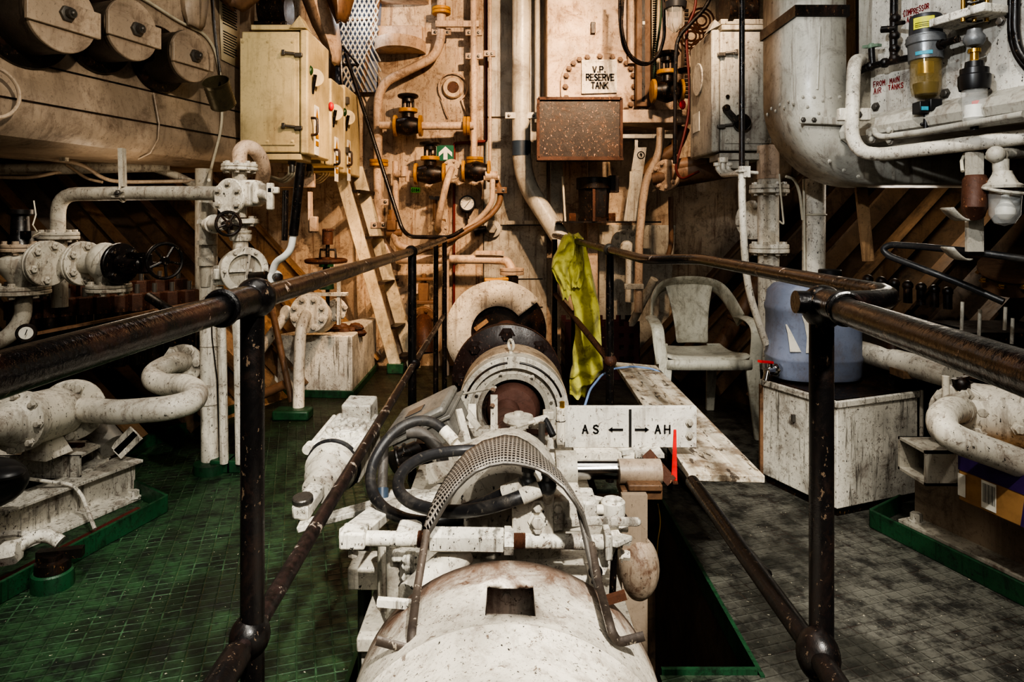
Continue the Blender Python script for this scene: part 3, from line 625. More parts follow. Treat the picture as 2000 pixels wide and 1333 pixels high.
# hoses
t = thing('hydraulic_hose', 'outer thick grey-black hydraulic hose looping wide past the perforated arch', 'hose', P(740,900,1.6), 'hydraulic hoses')
part('hose', MB().tube(pp((872,846,1.75), (850,826,1.75), (820,820,1.74), (785,832,1.72), (752,862,1.7), (728,905,1.66), (722,940,1.62), (730,970,1.58), (752,997,1.52), (790,1015,1.45), (830,1022,1.4), (870,1020,1.4), (900,1014,1.42)), .0135, 14, .03), M['rubber'], t)
part('crimp_fitting', MB().cyl(P(866,840,1.75), P(888,864,1.73), .016).cyl(P(888,864,1.73), P(894,870,1.73), .01), M['white'], t)
t = thing('hydraulic_hose', 'inner black hydraulic hose curling under the perforated arch to the nearer banjo fitting', 'hose', P(780,930,1.5), 'hydraulic hoses')
part('hose', MB().tube(pp((930,880,1.6), (900,880,1.6), (860,884,1.58), (820,895,1.55), (790,915,1.5), (776,940,1.46), (780,965,1.42), (805,985,1.38), (850,998,1.35), (900,1001,1.30), (950,993,1.27), (1000,978,1.26), (1030,965,1.268)), .013, 14, .03), M['rubber'], t)
part('crimp_fitting', MB().cyl(P(1018,971,1.265), P(1054,955,1.27), .0155), M['white'], t)
t = thing('hydraulic_hose', 'short black hydraulic hose ending at the farther banjo fitting', 'hose', P(980,965,1.36), 'hydraulic hoses')
part('hose', MB().tube(pp((905,996,1.34), (950,980,1.31), (990,961,1.29)), .0115, 12), M['rubber'], t)
part('crimp_fitting', MB().cyl(P(985,963,1.29), P(1020,947,1.28), .0145), M['white'], t)
t = thing('hydraulic_hose', 'dull grey hose arching down behind the hose loops', 'hose', P(850,900,1.8), 'hydraulic hoses')
part('hose', MB().tube(pp((795,845,1.88), (820,844,1.88), (845,862,1.86), (862,885,1.84), (867,915,1.82), (862,945,1.8)), .017, 14, .03), M['grhose'], t)
part('hose', MB().tube(pp((750,870,1.8), (748,920,1.75), (746,960,1.72)), .013, 12), M['grhose'], t); part('crimp_fitting', MB().cyl(P(746,955,1.72), P(746,985,1.7), .017), M['bluetape'], t)
# grey junction box
t = thing('junction_box', 'grey cast metal box tilted beside the mid rail, with a small plate on its lid', 'junction box', P(830,830,2.25))
A, B, D = P(784,799,2.36), P(890,748,2.36), P(748,850,2.16); n = (B-A).cross(D-A).normalized(); n = n if n.z > 0 else -n
part('lid', MB().obox(A - n*.03, B-A, D-A, n*.03), M['cast'], t, bev=.012); part('body', MB().obox(A - n*.12 + (B-A)*.02, (B-A)*.96, (D-A)*.96, n*.09), M['cast'], t, bev=.008)
part('rim', MB().obox(A - n*.045 - (B-A)*.03, (B-A)*1.08, (D-A)*1.03, n*.012), M['cast'], t, bev=.003)
q = A + (B-A)*.42 + (D-A)*.55 + n*.001; e1, e2 = (B-A).normalized(), (D-A).normalized()
part('name_plate', MB().obox(q - e1*.03 - e2*.02, e1*.06, e2*.05, n*.002), M['darkplastic'], t)
part('support', MB().bar(P(895,800,2.25), P(915,870,2.2), .025, .01).bar(P(880,860,2.1), P(905,905,2.05), .02, .01), M['white'], t)
# electric actuator
t = thing('actuator', 'white electric actuator with ridged motor and clevis nose on the green deck side', 'actuator', P(660,900,2.05))
a, b = P(702,838,2.3), P(655,905,2.06); d = (b-a).normalized(); s = d.cross(V((0,0,1))).normalized(); u = s.cross(d)
part('gearbox', MB().obox(a - s*.075 - u*.07, (b-a), s*.15, u*.13), M['white2'], t, bev=.012); part('motor_cap', MB().obox(a - d*.03 - s*.06 + u*.03, d*.09, s*.1, u*.08), M['white2'], t, bev=.006)
part('fins', MB().torus(a + d*.13 + u*.062, u, .055, .012, 30, 8).torus(a + d*.13 + u*.062, u, .033, .01, 24, 8).torus(a + d*.13 + u*.062, u, .012, .01, 20, 8), M['white2'], t)
for k in (-1, 1):
    part('tie_bolt', MB().cyl(a + d*.02 + s*k*.08 + u*.05, b + s*k*.08 + u*.05, .008).cyl(b - d*.01 + s*k*.08 + u*.05, b + d*.02 + s*k*.08 + u*.05, .016), M['white'], t)
part('seal_ring', MB().torus(b + d*.015, d, .077, .01, 32, 8), M['rubber'], t)
part('nose', MB().lathe(b, d, [(0,.08),(.05,.078),(.06,.065),(.1,.06),(.11,.045),(.16,.042),(.16,0)], 32), M['white'], t)
e = b + d*.15; part('clevis', MB().bar(e, e + d*.13, .05, .045), M['white2'], t, bev=.01); part('pin', MB().disc(e + d*.105 + u*.02, u, .028, .016, 24).cyl(e + d*.105 - u*.05, e + d*.105, .014), M['steel'], t)
part('link_plate', MB().bar(e + d*.14 - u*.03, P(740,985,1.8), .05, .016), M['white2'], t, bev=.003)
# gland motor under hoses
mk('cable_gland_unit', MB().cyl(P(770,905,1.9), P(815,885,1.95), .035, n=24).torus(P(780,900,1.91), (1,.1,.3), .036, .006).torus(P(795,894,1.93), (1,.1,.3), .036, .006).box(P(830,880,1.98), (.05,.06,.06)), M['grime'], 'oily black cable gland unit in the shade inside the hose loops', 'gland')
# linkages around seal
t = thing('linkage_arm', 'thin white link rod reaching across to the small ball joint beneath the sign', 'linkage', P(1000,850,2.4))
part('rod', MB().tube(pp((890,872,2.1), (960,850,2.25), (1030,828,2.4), (1062,818,2.45)), .006, 8), M['white'], t); part('end_cap', MB().cyl(P(1042,824,2.42), P(1068,816,2.46), .013), M['white'], t)
part('black_link', MB().tube(pp((1062,815,2.46), (1072,835,2.42), (1080,852,2.4)), .013, 10), M['rubber'], t); part('clamp', MB().box(P(1071,810,2.47), (.04,.04,.03)), M['greyw'], t, bev=.004)
t = thing('upright_bracket', 'flat white upright bracket with adjusting bolts before the brown shaft collar', 'bracket', P(965,860,2.55))
part('plate', MB().box(P(965,822,2.6), (.028,.012,.2)), M['white'], t); part('crossbar', MB().tube(pp((905,770,2.75), (968,757,2.6)), .005, 8), M['white'], t)
bolt_list(t, pp((963,762,2.59), (962,793,2.59)), (0,-1,.3), .007, .012, M['brownpipe'])
part('plate', MB().bar(P(922,790,2.65), P(923,838,2.6), .03, .01), M['white'], t); part('strut', MB().bar(P(912,805,2.5), P(935,838,2.45), .025, .012, (0,1,0)), M['white'], t)
t = thing('filler_plug', 'low round white cap on the deck of the machine beneath the shaft collar', 'cap', P(1015,830,2.55))
part('cap', MB().lathe(P(1013,828,2.55), (0,0,1), [(0,.05),(.012,.06),(.03,.055),(.035,.02),(.045,.018),(.047,0)], 28), M['white'], t); part('pad', MB().lathe(P(1012,850,2.5), (0,0,1), [(0,.035),(.03,.03),(.033,0)], 20), M['white'], t)
part('yoke', MB().bar(P(1010,828,2.52), P(1060,830,2.5), .05, .02), M['white'], t)
mk('brown_pad', MB().box(P(1048,838,2.6), (.09,.05,.035)), M['copper'], 'small brown block beside the round white cap', 'block', bev=.004)
t = thing('pivot_pin', 'dark upright pin with flat foot beside the hinge of the sign board', 'pin', P(1058,870,2.2)); part('pin', MB().cyl(P(1058,872,2.2), P(1058,826,2.2), .011), M['steel'], t); part('foot', MB().disc(P(1058,878,2.2), (0,0,1), .03, .006).cyl(P(1078,874,2.2), P(1078,858,2.2), .018, .014), M['white'], t)
# sign AS <- | -> AH
t = thing('direction_board', 'white board lettered AS and AH with arrows, hinged beside the shaft', 'sign', P(1230,875,2.15))
o = P(1103,875,2.15); xx = V((1,0,0)); W_ = P(1361,0,2.15).x - o.x; Hh = 80/F*2.15
part('board', MB().obox(o, V((W_,0,0)), V((0,.02,0)), V((0,0,Hh))), M['panel'], t, bev=.002)
m = MB(); z0 = V((0,-.002,0))
letters(m, 'AS', P(1138,847,2.147), xx, (0,0,1), .026, .0052, .62, .72); part('lettering', m, M['ink'], t); m = MB(); letters(m, 'AH', P(1280,847,2.147), xx, (0,0,1), .026, .0052, .62, .55)
part('lettering', m, M['ink'], t)
for a, b, k in ((1217,1189,1), (1240,1267,-1)):
    m = MB(); A, B = P(a,840,2.147), P(b,840,2.147); e = (A-B).normalized(); U = V((0,0,1))
    m.add([A-U*.004, A+U*.004, B+e*.006+U*.004, B+e*.006-U*.004], [[0,1,2,3]]); m.add([B-e*.002, B+e*.012+U*.009, B+e*.012-U*.009], [[0,1,2]]); part('arrow', m, M['ink'], t)
m = MB()
A = P(1231,800,2.147); B = P(1231,874,2.147); m.add([A-xx*.0042, A+xx*.0042, B+xx*.0042, B-xx*.0042], [[0,1,2,3]])
part('scale_line', m, M['ink'], t)
bolt_list(t, pp((1347,826,2.147), (1347,851,2.147)), (0,-1,0), .009, .012, M['greyw'])
part('hinge', MB().cyl(P(1095,862,2.15), P(1095,797,2.15), .015), M['white'], t); part('hinge_pin', MB().cyl(P(1098,797,2.15), P(1098,785,2.15), .008), M['brass'], t); part('hinge_seam', MB().torus(P(1095,822,2.15), (0,0,1), .0152, .0015, 24, 6), M['grime'], t)
part('support_arm', MB().bar(P(1230,885,2.1), P(1190,876,2.25), .05, .012).box(P(1265,884,2.12), (.09,.07,.012)), M['white2'], t)
t = thing('pointer', 'bright red pointer blade standing on a bent bracket before the direction board', 'pointer', P(1300,942,2.03))
part('blade', MB().prism(pp((1311,942,2.03), (1323,942,2.03), (1321,840,2.03), (1316,840,2.03)), (0,.004,0)), M['redp'], t); part('bracket', MB().bar(P(1262,885,2.06), P(1312,942,2.03), .035, .008, (0,1,0)).bar(P(1312,941,2.03), P(1322,941,2.03), .03, .006), M['rust'], t)
# chrome ram
t = thing('hydraulic_ram', 'polished chrome ram rod in a stained beige sleeve under the direction board', 'hydraulic ram', P(1190,920,2.02))
part('rod', MB().cyl(P(1112,918,2.02), P(1215,918,2.02), .0285, n=28), M['chrome'], t); part('head', MB().cyl(P(1085,918,2.02), P(1125,918,2.02), .056, n=32), M['greyw'], t)
part('sleeve', MB().cyl(P(1208,921,2.0), P(1290,921,2.0), .036, n=28), M['tan'], t); part('saddle', MB().box(P(1248,955,2.0), (.12,.1,.03)).box(P(1255,943,1.98), (.1,.09,.02)), M['brownpipe'], t, bev=.004)
part('rear_cylinder', MB().cyl(P(1040,918,2.04), P(1086,918,2.04), .05, n=28).box(P(1180,884,2.15), (.2,.1,.03)), M['white'], t)
# plank and its trestle
t = thing('plank', 'long scuffed wooden plank lying from the chair towards the direction board', 'plank', P(1300,830,2.6)); ztop = .42
def zp(px, py): Y = (H-ztop)*F/(py-CY); return P(px, py, Y)
q = [zp(1345,926), zp(1494,930), zp(1281,714), zp(1199,707)]
part('board', MB().prism(q, (0,0,-.022)), M['wood'], t, bev=.002)
t = thing('plank_trestle', 'low dark steel rail on thin legs carrying the wooden plank', 'trestle', (.66, 3, 0)); r = .398 - .014
a, b = (q[0]*.3+q[1]*.7), (q[3]*.3+q[2]*.7); a.z = b.z = .384; d = b - a
part('rail', MB().bar(a + d*.12, b, .03, .028), M['grime'], t)
for f in (.6, .97): p_ = a + d*f; part('leg', MB().cyl((p_.x, p_.y, 0), (p_.x, p_.y, .375), .012), M['grime'], t)
# cable beside plank
mk('blue_cable', MB().tube(pp((1141,797,2.6), (1152,762,2.8), (1175,733,3.1), (1200,720,3.3), (1240,716,3.4), (1280,722,3.45), (1300,735,3.4), (1312,752,3.3)), .005, 8, .05), M['bluecab'], 'thin pale blue cable arching over the far end of the plank', 'cable')
mk('copper_wire', MB().tube(pp((1285,985,2.2), (1291,1020,2.2), (1284,1060,2.2), (1283,1095,2.2)), .002, 6, .03), M['brass'], 'thin copper coloured wire hanging in the pit', 'wire')
mk('deck_pipe', MB().tube(pp((1352,700,5.0), (1450,850,3.1)), .01, 8) if 0 else MB().tube([V((.78,3.4,.02)), V((.86,2.2,.02))], .018, 10), M['black'], 'black pipe lying on the deck beneath the plank', 'pipe')
# ------------------------------------------------------------------ port side: big trunk and drums
def trunk(name, label, PT, N, D, prof, a, b, mat):
    m = MB(); g = []
    for q in (a, b): g.append([V((q.x, q.y, 0)) + N*n + V((0,0,z)) for n, z in prof])
    m.sheet(g, closed=True); m.f.append(list(range(len(prof)))[::-1]); m.f.append([len(prof)+i for i in range(len(prof))])
    t = thing(name, label, 'tank', (a+b)/2); part('casing', m, mat, t, ang=25); return t
A, B = V((-1.69+.315*.25, 4.25, 0)), V((-1.69-.315*3.0, 1.0, 0))
t = trunk('trunk_tank', 'huge grey-tan tank trunk with rounded lower edge along the port wall', 0, NL, DL, [(-.7,3.58),(0,3.58),(0,1.88),(.0,1.87),(.035,1.71),(.035,1.69),(.03,1.63),(.012,1.585),(-.02,1.55),(-.07,1.53),(-.13,1.52),(-.7,1.52)], A, B, M['tan'])
m = MB()
for n, z in ((.002,1.873),(.037,1.70)): m.bar(V((A.x,A.y,z))+NL*n, V((B.x,B.y,z))+NL*n, .008, .007)
part('seam', m, M['grime'], t)
q = L(300,235,.03); m = MB().tube([V((q.x,q.y,1.86))+NL*.0, V((q.x,q.y,1.70))+NL*.036, V((q.x,q.y,1.62))+NL*.03, V((q.x,q.y,1.55))-NL*.02, V((q.x,q.y,1.52))-NL*.1], .004, 6); part('weld_seam', m, M['tan'], t, 'rough weld bead')
for i, (px, py, r, lab) in enumerate(((125,28,.158,'largest and nearest'), (262,58,.142,'middle one of the three'), (376,110,.132,'smallest, beside the hanging can'))):
    c = L(px, py, .23); c0 = c - NL*.23; t = thing('inspection_drum', 'dark drum with round two-piece cap sticking out of the trunk, ' + lab, 'drum', c0, 'capped drums on the trunk')
    part('base_ring', MB().disc(c0, NL, r*1.32, .025, 40), M['grime'], t); part('barrel', MB().lathe(c0+NL*.02, NL, [(0,r*.96),(.17,r*.98),(.175,r*1.01),(.19,r*1.01)], 40), M['drumbody'], t)
    part('cap', MB().disc(c - NL*.03, NL, r, .025, 40), M['tan'], t)
    part('cross_bar', MB().obox(c - NL*.005 - DL*r*1.04 - V((0,0,r*.40)), DL*r*2.08, V((0,0,r*.72)), NL*.018), M['tan'], t, bev=.003)
    part('centre_bolt', MB().hexn(c + NL*.013, NL, .034, .016).cyl(c + NL*.02, c + NL*.05, .02).ball(c+NL*.05, .012, 10), M['steel'], t)
o = thing('tin_can', 'open ribbed tin can hanging from a wire before the trunk', 'can', P(436,212,3.3)); ax = V((-.03,-.85,1)).normalized(); c = P(437,207,3.3)
part('can', MB().lathe(c, ax, [(0,0),(0,.058),(.004,.062)] + [(.01+.008*i, .062 - (.0025 if i % 2 else 0)) for i in range(15)] + [(.135,.064),(.135,.06),(.01,.058),(.01,0)], 36), M['can'], o)
part('wire', MB().tube([c + ax*.13 - V((0,-.05,0))] + pp((428,140,3.35), (418,60,3.4), (415,-120,3.4)), .004, 6, .1), M['black'], o)
mk('trunk_cable', MB().tube([L(180,-60,.03), L(285,0,.02), L(350,42,.02), L(400,66,.02), L(420,95,.02), L(431,150,.02), L(434,230,.04), L(430,262,.05), L(412,330,.06), P(408,352,3.25)], .008, 8, .06), M['cable'], 'pale cable clipped along the upper trunk and dropping behind the tin can', 'cable')
mk('black_cable', MB().tube([L(412,-60,.04), L(418,40,.03), L(424,95,.03), L(430,140,.03)], .006, 6, .05), M['black'], 'black cable running beside the typed notice', 'cable')
mk('hoop_pipe', MB().torus(L(-15,180,.09), (.9,-.4,0), .1, .008, 32, 8), M['tan'], 'curved pipe hoop entering at the edge of the trunk', 'pipe')
# typed notice
n = .012; q = [L(427,-30,n), L(468,-8,n), L(468,134,n), L(432,116,n)]; t = thing('notice_sheet', 'yellowed typed notice sheet fixed beside the cream cabinet', 'notice', q[2])
part('sheet', MB().add(q, [[0,1,2,3]]), M['paper'], t, solid=.003)
m = MB(); e = NL*.003
for i in range(24):
    f = .06 + i*.036; 
    if i in (13, 14): continue
    a, b = q[0]*(1-f)+q[3]*f, q[1]*(1-f)+q[2]*f; l = random.choice((.85,.8,.7,.85)); h = V((0,0,.0035))
    a2, b2 = a + (b-a)*.12 + e, a + (b-a)*l + e; m.add([a2-h, b2-h, b2+h, a2+h], [[0,1,2,3]])
part('typed_lines', m, M['ink'], t)
# ------------------------------------------------------------------ cream cabinets
def cabinet(label, x0, x1, y0, y1, z0, z1, mat, s=1, latches=True, hz=None, col='gknob', plate=True):
    t = thing('electrical_cabinet', label, 'cabinet', ((x0+x1)/2, (y0+y1)/2, z0), 'wall cabinets')
    part('body', MB().box(((x0+x1)/2, (y0+y1)/2, (z0+z1)/2), (abs(x1-x0), y1-y0, z1-z0)), mat, t, bev=.008)
    part('door', MB().box((x1 + s*.028, (y0+y1)/2, (z0+z1)/2), (.05, y1-y0+.02, z1-z0+.02)), mat, t, bev=.012)
    if latches:
        w = abs(x1-x0); xs = (x0+x1)/2
        part('cover', MB().box((xs - s*.015, y0-.004, (z0+z1)/2), (w*.94, .008, (z1-z0)*.88)), mat, t, bev=.002)
        bolt_list(t, [V((xs - s*.015 + w*.43*i, y0-.008, (z0+z1)/2 + (z1-z0)*.41*k)) for i in (-1, 0, 1) for k in (-1, 1)], (0,-1,0), .007, .004, mat, 'screw')
        for f in (.2, .8):
            z = z0 + (z1-z0)*f
            part('latch', MB().box((x1 - s*.0, y0-.018, z), (.045, .02, .022)).cyl((x1 - s*.02, y0-.022, z+.006), (x1 - s*.09, y0-.03, z+.012), .008).box((x1 - s*.085, y0-.03, z+.012), (.02, .012, .03)), M['steel'], t, bev=.003)
    if hz:
        yh = y0 + .1 if latches else y0 + .05
        part('isolator_disc', MB().disc((x1 + s*.06, yh, hz), (s*.55,-1,0), .055, .012, 28), mat, t)
        part('isolator_grip', MB().cyl((x1 + s*.05, yh-.02, hz-.1), (x1 + s*.075, yh-.04, hz+.01), .011), M['black'], t)
        part('isolator_knob', MB().ball((x1 + s*.05, yh-.06, hz+.03), .024, 16, (.8,.8,1.25)), M[col], t)
        q = V((x1 + s*.0545, yh, hz-.26)); ww = .09
        if plate:
            part('warning_strip', MB().box(q + V((s*.001, .06, -.05)), (.003, ww, .3)), M['signw'], t)
            m = MB(); xq = q.x + s*.004
            m.add([V((xq, q.y+.03, q.z+.02)), V((xq, q.y+.09, q.z+.02)), V((xq, q.y+.06, q.z+.09))], [[0,1,2]])
            for k in range(3): m.box((xq, q.y+.06, q.z-.04-.045*k), (.002, .06, .03))
            part('warning_print', m, M['yellow'], t)
        part('handle', MB().tube([V((x1+s*.05, y0+.05, hz-.25)), V((x1+s*.09, y0+.05, hz-.25)), V((x1+s*.09, y0+.05, hz-.35)), V((x1+s*.05, y0+.05, hz-.35))], .008, 8, .02), M['grime'], t)
    return t
t = cabinet('largest cream cabinet, with bolted side cover and two latches, facing the shaft', -1.555, -1.215, 3.9, 4.34, 1.60, 2.31, M['cream'], 1, True, 2.06)
part('top_cap', MB().prism([(-1.27,3.88,2.325),(-1.17,3.88,2.325),(-1.21,3.88,2.40)], (0,.12,0)), M['cream'], t, bev=.004); part('top_plate', MB().box((-1.35,4.0,2.335), (.3,.2,.03)), M['cream'], t, bev=.004)
part('gland_plate', MB().box((-1.33,4.0,1.575), (.25,.2,.035)), M['cream'], t, bev=.003)
t = cabinet('second cream cabinet with the red isolator knob', -1.5, -1.215, 4.42, 4.74, 1.58, 2.14, M['cream'], 1, False, 1.93, 'redp')
t = cabinet('third and farthest cream cabinet, smallest of the row, with a dark green knob', -1.45, -1.225, 4.82, 5.3, 1.56, 2.18, M['cream'], 1, False, 1.96)
part('latch', MB().box((-1.17,4.85,1.72), (.04,.04,.04)).box((-1.17,4.85,2.08), (.04,.04,.05)), M['steel'], t)
t = thing('transformer', 'dark coil transformer standing on top of the largest cream cabinet', 'transformer', P(540,60,4.1))
part('coil', MB().cyl(P(512,20,4.1), P(565,22,4.1), .1, n=28), M['grime'], t); part('core', MB().box(P(535,18,4.15), (.1,.1,.24)).box(P(535,52,4.1), (.2,.14,.03)), M['grime'], t, bev=.006)
# cables under cabinets
for i, (px, lab) in enumerate(((571,'largest'), (604,'second'), (638,'third'))):
    Y = 4.0 + i*.45; t = thing('cable_gland', 'grey cable gland with white cables beneath the %s cream cabinet' % lab, 'cable gland', P(px,325,Y))
    part('gland', MB().hexn(P(px,312,Y), (0,0,-1), .026, .03).cyl(P(px,314,Y)-V((0,0,.02)), P(px,314,Y)-V((0,0,.07)), .018), M['steel'], t)
    for k in range(3): part('cable', MB().tube([P(px-6+6*k,325,Y), P(px-6+6*k,340,Y), P(px-20+4*k,352+3*k,Y+.1), P(px-60+6*k,338+5*k,Y+.3)], .008, 6, .06), M['cable'], t)
mk('terminal_strip', MB().box(P(580,352,4.5), (.24,.05,.1)), M['pink'], 'pinkish cable tray strip beneath the cream cabinets', 'cable tray', bev=.005)
# upper cowls
def leafy(name, label, pts, Y, th, mat):
    m = MB(); rows = []
    for (y, xl, xr) in pts:
        a, b = P(xl,y,Y), P(xr,y,Y); rows.append([a + (b-a)*(k/6) - V((0, th*math.sin(PI*k/6),0)) for k in range(7)])
    return mk(name, m.sheet(rows), mat, label, 'cowl', solid=.02)
leafy('tapered_cowl', 'beige tapered cowl hanging to a point over the cream cabinets', [(-120,575,650),(0,592,648),(50,612,660),(90,634,665),(118,650,664),(128,656,660)], 4.9, .12, M['pink'])
leafy('tapered_cowl', 'short brown tapered cowl hanging beside the wire mesh', [(-120,630,700),(0,640,690),(28,652,682),(46,660,674)], 4.7, .1, M['brownpipe'])
leafy('tapered_cowl', 'broad tan cowl lobe over the typed notice', [(-120,330,440),(0,350,406),(30,360,402),(50,372,398),(58,380,392)], 3.75, .1, M['tan'])
leafy('tapered_cowl', 'dark brown cowl edge over the notice sheet', [(-120,420,540),(0,432,505),(15,450,485),(22,458,472)], 3.8, .1, M['brownpipe'])
# ------------------------------------------------------------------ pipe column and valves
t = thing('standpipe', 'tall white standpipe with black tie wire, rising from a green deck collar', 'pipe', P(411,905,3.2))
part('pipe', MB().cyl(P(411,910,3.2), P(406,395,3.2), .042, n=24), M['white'], t); part('deck_collar', MB().cyl(G(411,922), G(411,922)+V((0,0,.045)), .075, n=28), M['green'], t)
part('band', MB().torus(P(410,788,3.2), (0,0,1), .0425, .004), M['greyw'], t); part('band', MB().torus(P(410,675,3.2), (0,0,1), .0425, .003), M['greyw'], t); part('tie_wire', MB().tube(pp((412,590,3.15), (414,660,3.15), (424,740,3.15), (430,905,3.15)), .003, 6), M['black'], t)
part('riser', MB().cyl(P(404,400,3.2), P(404,385,3.2), .026).lathe(P(404,560,3.18), (0,0,1), [(0,.028),(.1,.03),(.1,.04),(.14,.04),(.14,.03),(.2,.03),(.2,.045),(.22,.045),(.22,.034),(.3,.034),(.3,.045),(.32,.045),(.32,.03),(.4,.03)], 20), M['greyw'], t)
for x, y0, r, lab in ((434,560,.02,'thin stained white pipe next to the tall standpipe'), (466,600,.024,'thin white pipe behind the black handrail post')):
    t = thing('thin_pipe', lab, 'pipe', P(x,905,3.15)); part('pipe', MB().tube(pp((x-6,y0,3.1), (x,660,3.12), (x+4,905,3.15)), r, 14, .1), M['white'], t); part('deck_collar', MB().box(G(x+4,918)+V((0,0,.03)), (.1,.1,.06)), M['green'], t, bev=.006)
t = thing('small_valve', 'small white gate valve with a dark handwheel on the standpipe', 'valve', P(425,440,3.05)); part('body', MB().cyl(P(406,438,3.15), P(436,437,2.98), .03).disc(P(418,438,3.1), (.5,-.8,0), .045, .012), M['white'], t); handwheel(t, P(446,437,2.95), (.6,-.8,0), .052, M['grime'], .007, 5); part('stem', MB().cyl(P(430,437,3.02), P(447,437,2.94), .012), M['grime'], t)
t = thing('overhead_pipe', 'grey-white pipe elbow crossing beneath the trunk from standpipe to flange joint', 'pipe', P(270,380,3.1))
part('pipe', MB().tube(pp((446,378,3.05), (300,377,3.1), (113,380,3.15), (113,462,3.15)), .033, 18, .16), M['greyw'], t); f = flange(t, P(114,468,3.15), (0,0,1), .088, .016, M['greyw'], 6, .012, double=True, both=True)
part('pipe', MB().cyl(P(115,468,3.15), P(117,600,3.15), .035), M['greyw'], t)
t = thing('pipe_hanger', 'grey flat hanger with bolted clamp holding the overhead pipe', 'hanger', P(238,378,3.05)); part('bar', MB().bar(P(238,290,3.1), P(240,365,3.1), .035, .02, (1,0,0)), M['greyw'], t); part('clamp', MB().torus(P(240,378,3.11), (1,0,0), .037, .006, 24, 6).box(P(230,372,3.06), (.05,.02,.008)).box(P(230,384,3.06), (.05,.02,.008)), M['greyw'], t); bolt_list(t, pp((230,377,3.04)), (0,-1,.2), .01, .01, M['steel'])
# valve tower at 470
t = thing('valve_tower', 'white bolted valve tower with gooseneck pipe and round strainer', 'valve', P(470,560,3.1)); zz = V((0,0,1))
part('gooseneck', MB().tube(pp((468,322,3.1), (468,296,3.1), (478,286,3.12), (496,290,3.15), (510,308,3.2), (516,335,3.25), (512,352,3.3)), .034, 18, .06), M['pink'], t)
flange(t, P(468,334,3.1), zz, .082, .015, M['white'], 8, .011, double=True, both=True)
part('tee_body', MB().cyl(P(468,336,3.1), P(468,425,3.1), .033).ball(P(468,382,3.1), .066, 20), M['white'], t)
flange(t, P(452,385,3.0), (-.35,-.93,.0), .084, .018, M['white'], 6, .014, ph=.5)
part('bonnet', MB().box(P(492,378,3.06), (.075,.1,.12)).box(P(506,378,3.04), (.03,.12,.1)), M['white'], t, bev=.012); part('grip', MB().cyl(P(505,378,3.02), P(528,385,2.95), .022).box(P(528,384,2.95), (.03,.03,.12)).box(P(534,372,2.95), (.05,.03,.03)), M['white'], t, bev=.006)
flange(t, P(468,437,3.1), zz, .086, .022, M['white'], 6, .012, both=True)
part('neck', MB().lathe(P(470,500,3.1), zz, [(0,.034),(.07,.034),(.07,.045),(.085,.05),(.1,.05),(.1,.04),(.11,.048),(.12,.048),(.12,.034),(.15,.034)], 20), M['white'], t)
ax = V((.62,-.78,0)); c = P(470,527,3.12)
part('strainer_body', MB().lathe(c - ax*.05, ax, [(0,.0),(0,.08),(.01,.092),(.09,.095),(.1,.1)], 32), M['white'], t); part('strainer_ring', MB().ring(c + ax*.045, ax, .108, .075, .025, 40), M['white'], t)
part('ribbed_face', MB().lathe(c + ax*.05, ax, [(0,.076),(.004,.04),(.006,0)], 28), M['greyw'], t); x_, y_ = perp(ax)
part('rib', MB().bar(c + ax*.062 - x_*.02 - y_*.07, c + ax*.062 + x_*.0 + y_*.07, .012, .014, ax).bar(c + ax*.062 - x_*.03, c + ax*.062 + x_*.07, .012, .014, ax), M['white'], t); bolts(t, c + ax*.07, ax, .092, 6, .008, .01, M['white'])
part('side_lug', MB().box(P(432,538,3.1), (.06,.05,.09)).box(P(425,536,3.06), (.03,.03,.05)), M['white2'], t, bev=.006); part('spindle', MB().cyl(P(490,540,3.05), P(520,538,2.98), .018), M['grime'], t)
t = thing('hand_lever', 'bent white lever with long black grip rising in front of the valve tower', 'lever', P(535,545,2.95))
part('lever', MB().tube(pp((574,455,2.9), (568,488,2.9), (555,502,2.9), (538,512,2.92), (531,535,2.93), (533,548,2.93)), .0155, 12, .05).disc(P(536,542,2.94), (.5,-.85,0), .032, .02, 20), M['white_solid'], t)
part('grip', MB().cyl(P(588,318,2.88), P(573,460,2.9), .0205), M['black'], t); part('hub', MB().cyl(P(525,540,2.99), P(545,542,2.9), .018).hexn(P(543,542,2.9), (.5,-.85,0), .018, .01), M['grime'], t)
mk('black_rod', MB().cyl(P(558,372,3.6), P(556,470,3.6), .017), M['black'], 'short black rod hanging in shadow behind the lever grip', 'rod')
t = thing('bottle_bracket', 'pale flat hanging strut with small fitting beneath the cabinets', 'strut', P(606,450,4.4)); part('bar', MB().bar(P(606,375,4.4), P(607,455,4.4), .045, .02, (1,0,0)), M['pink'], t); part('fitting', MB().box(P(613,438,4.35), (.05,.05,.1)).cyl(P(613,424,4.35), P(613,455,4.35), .02), M['pink'], t, bev=.006)
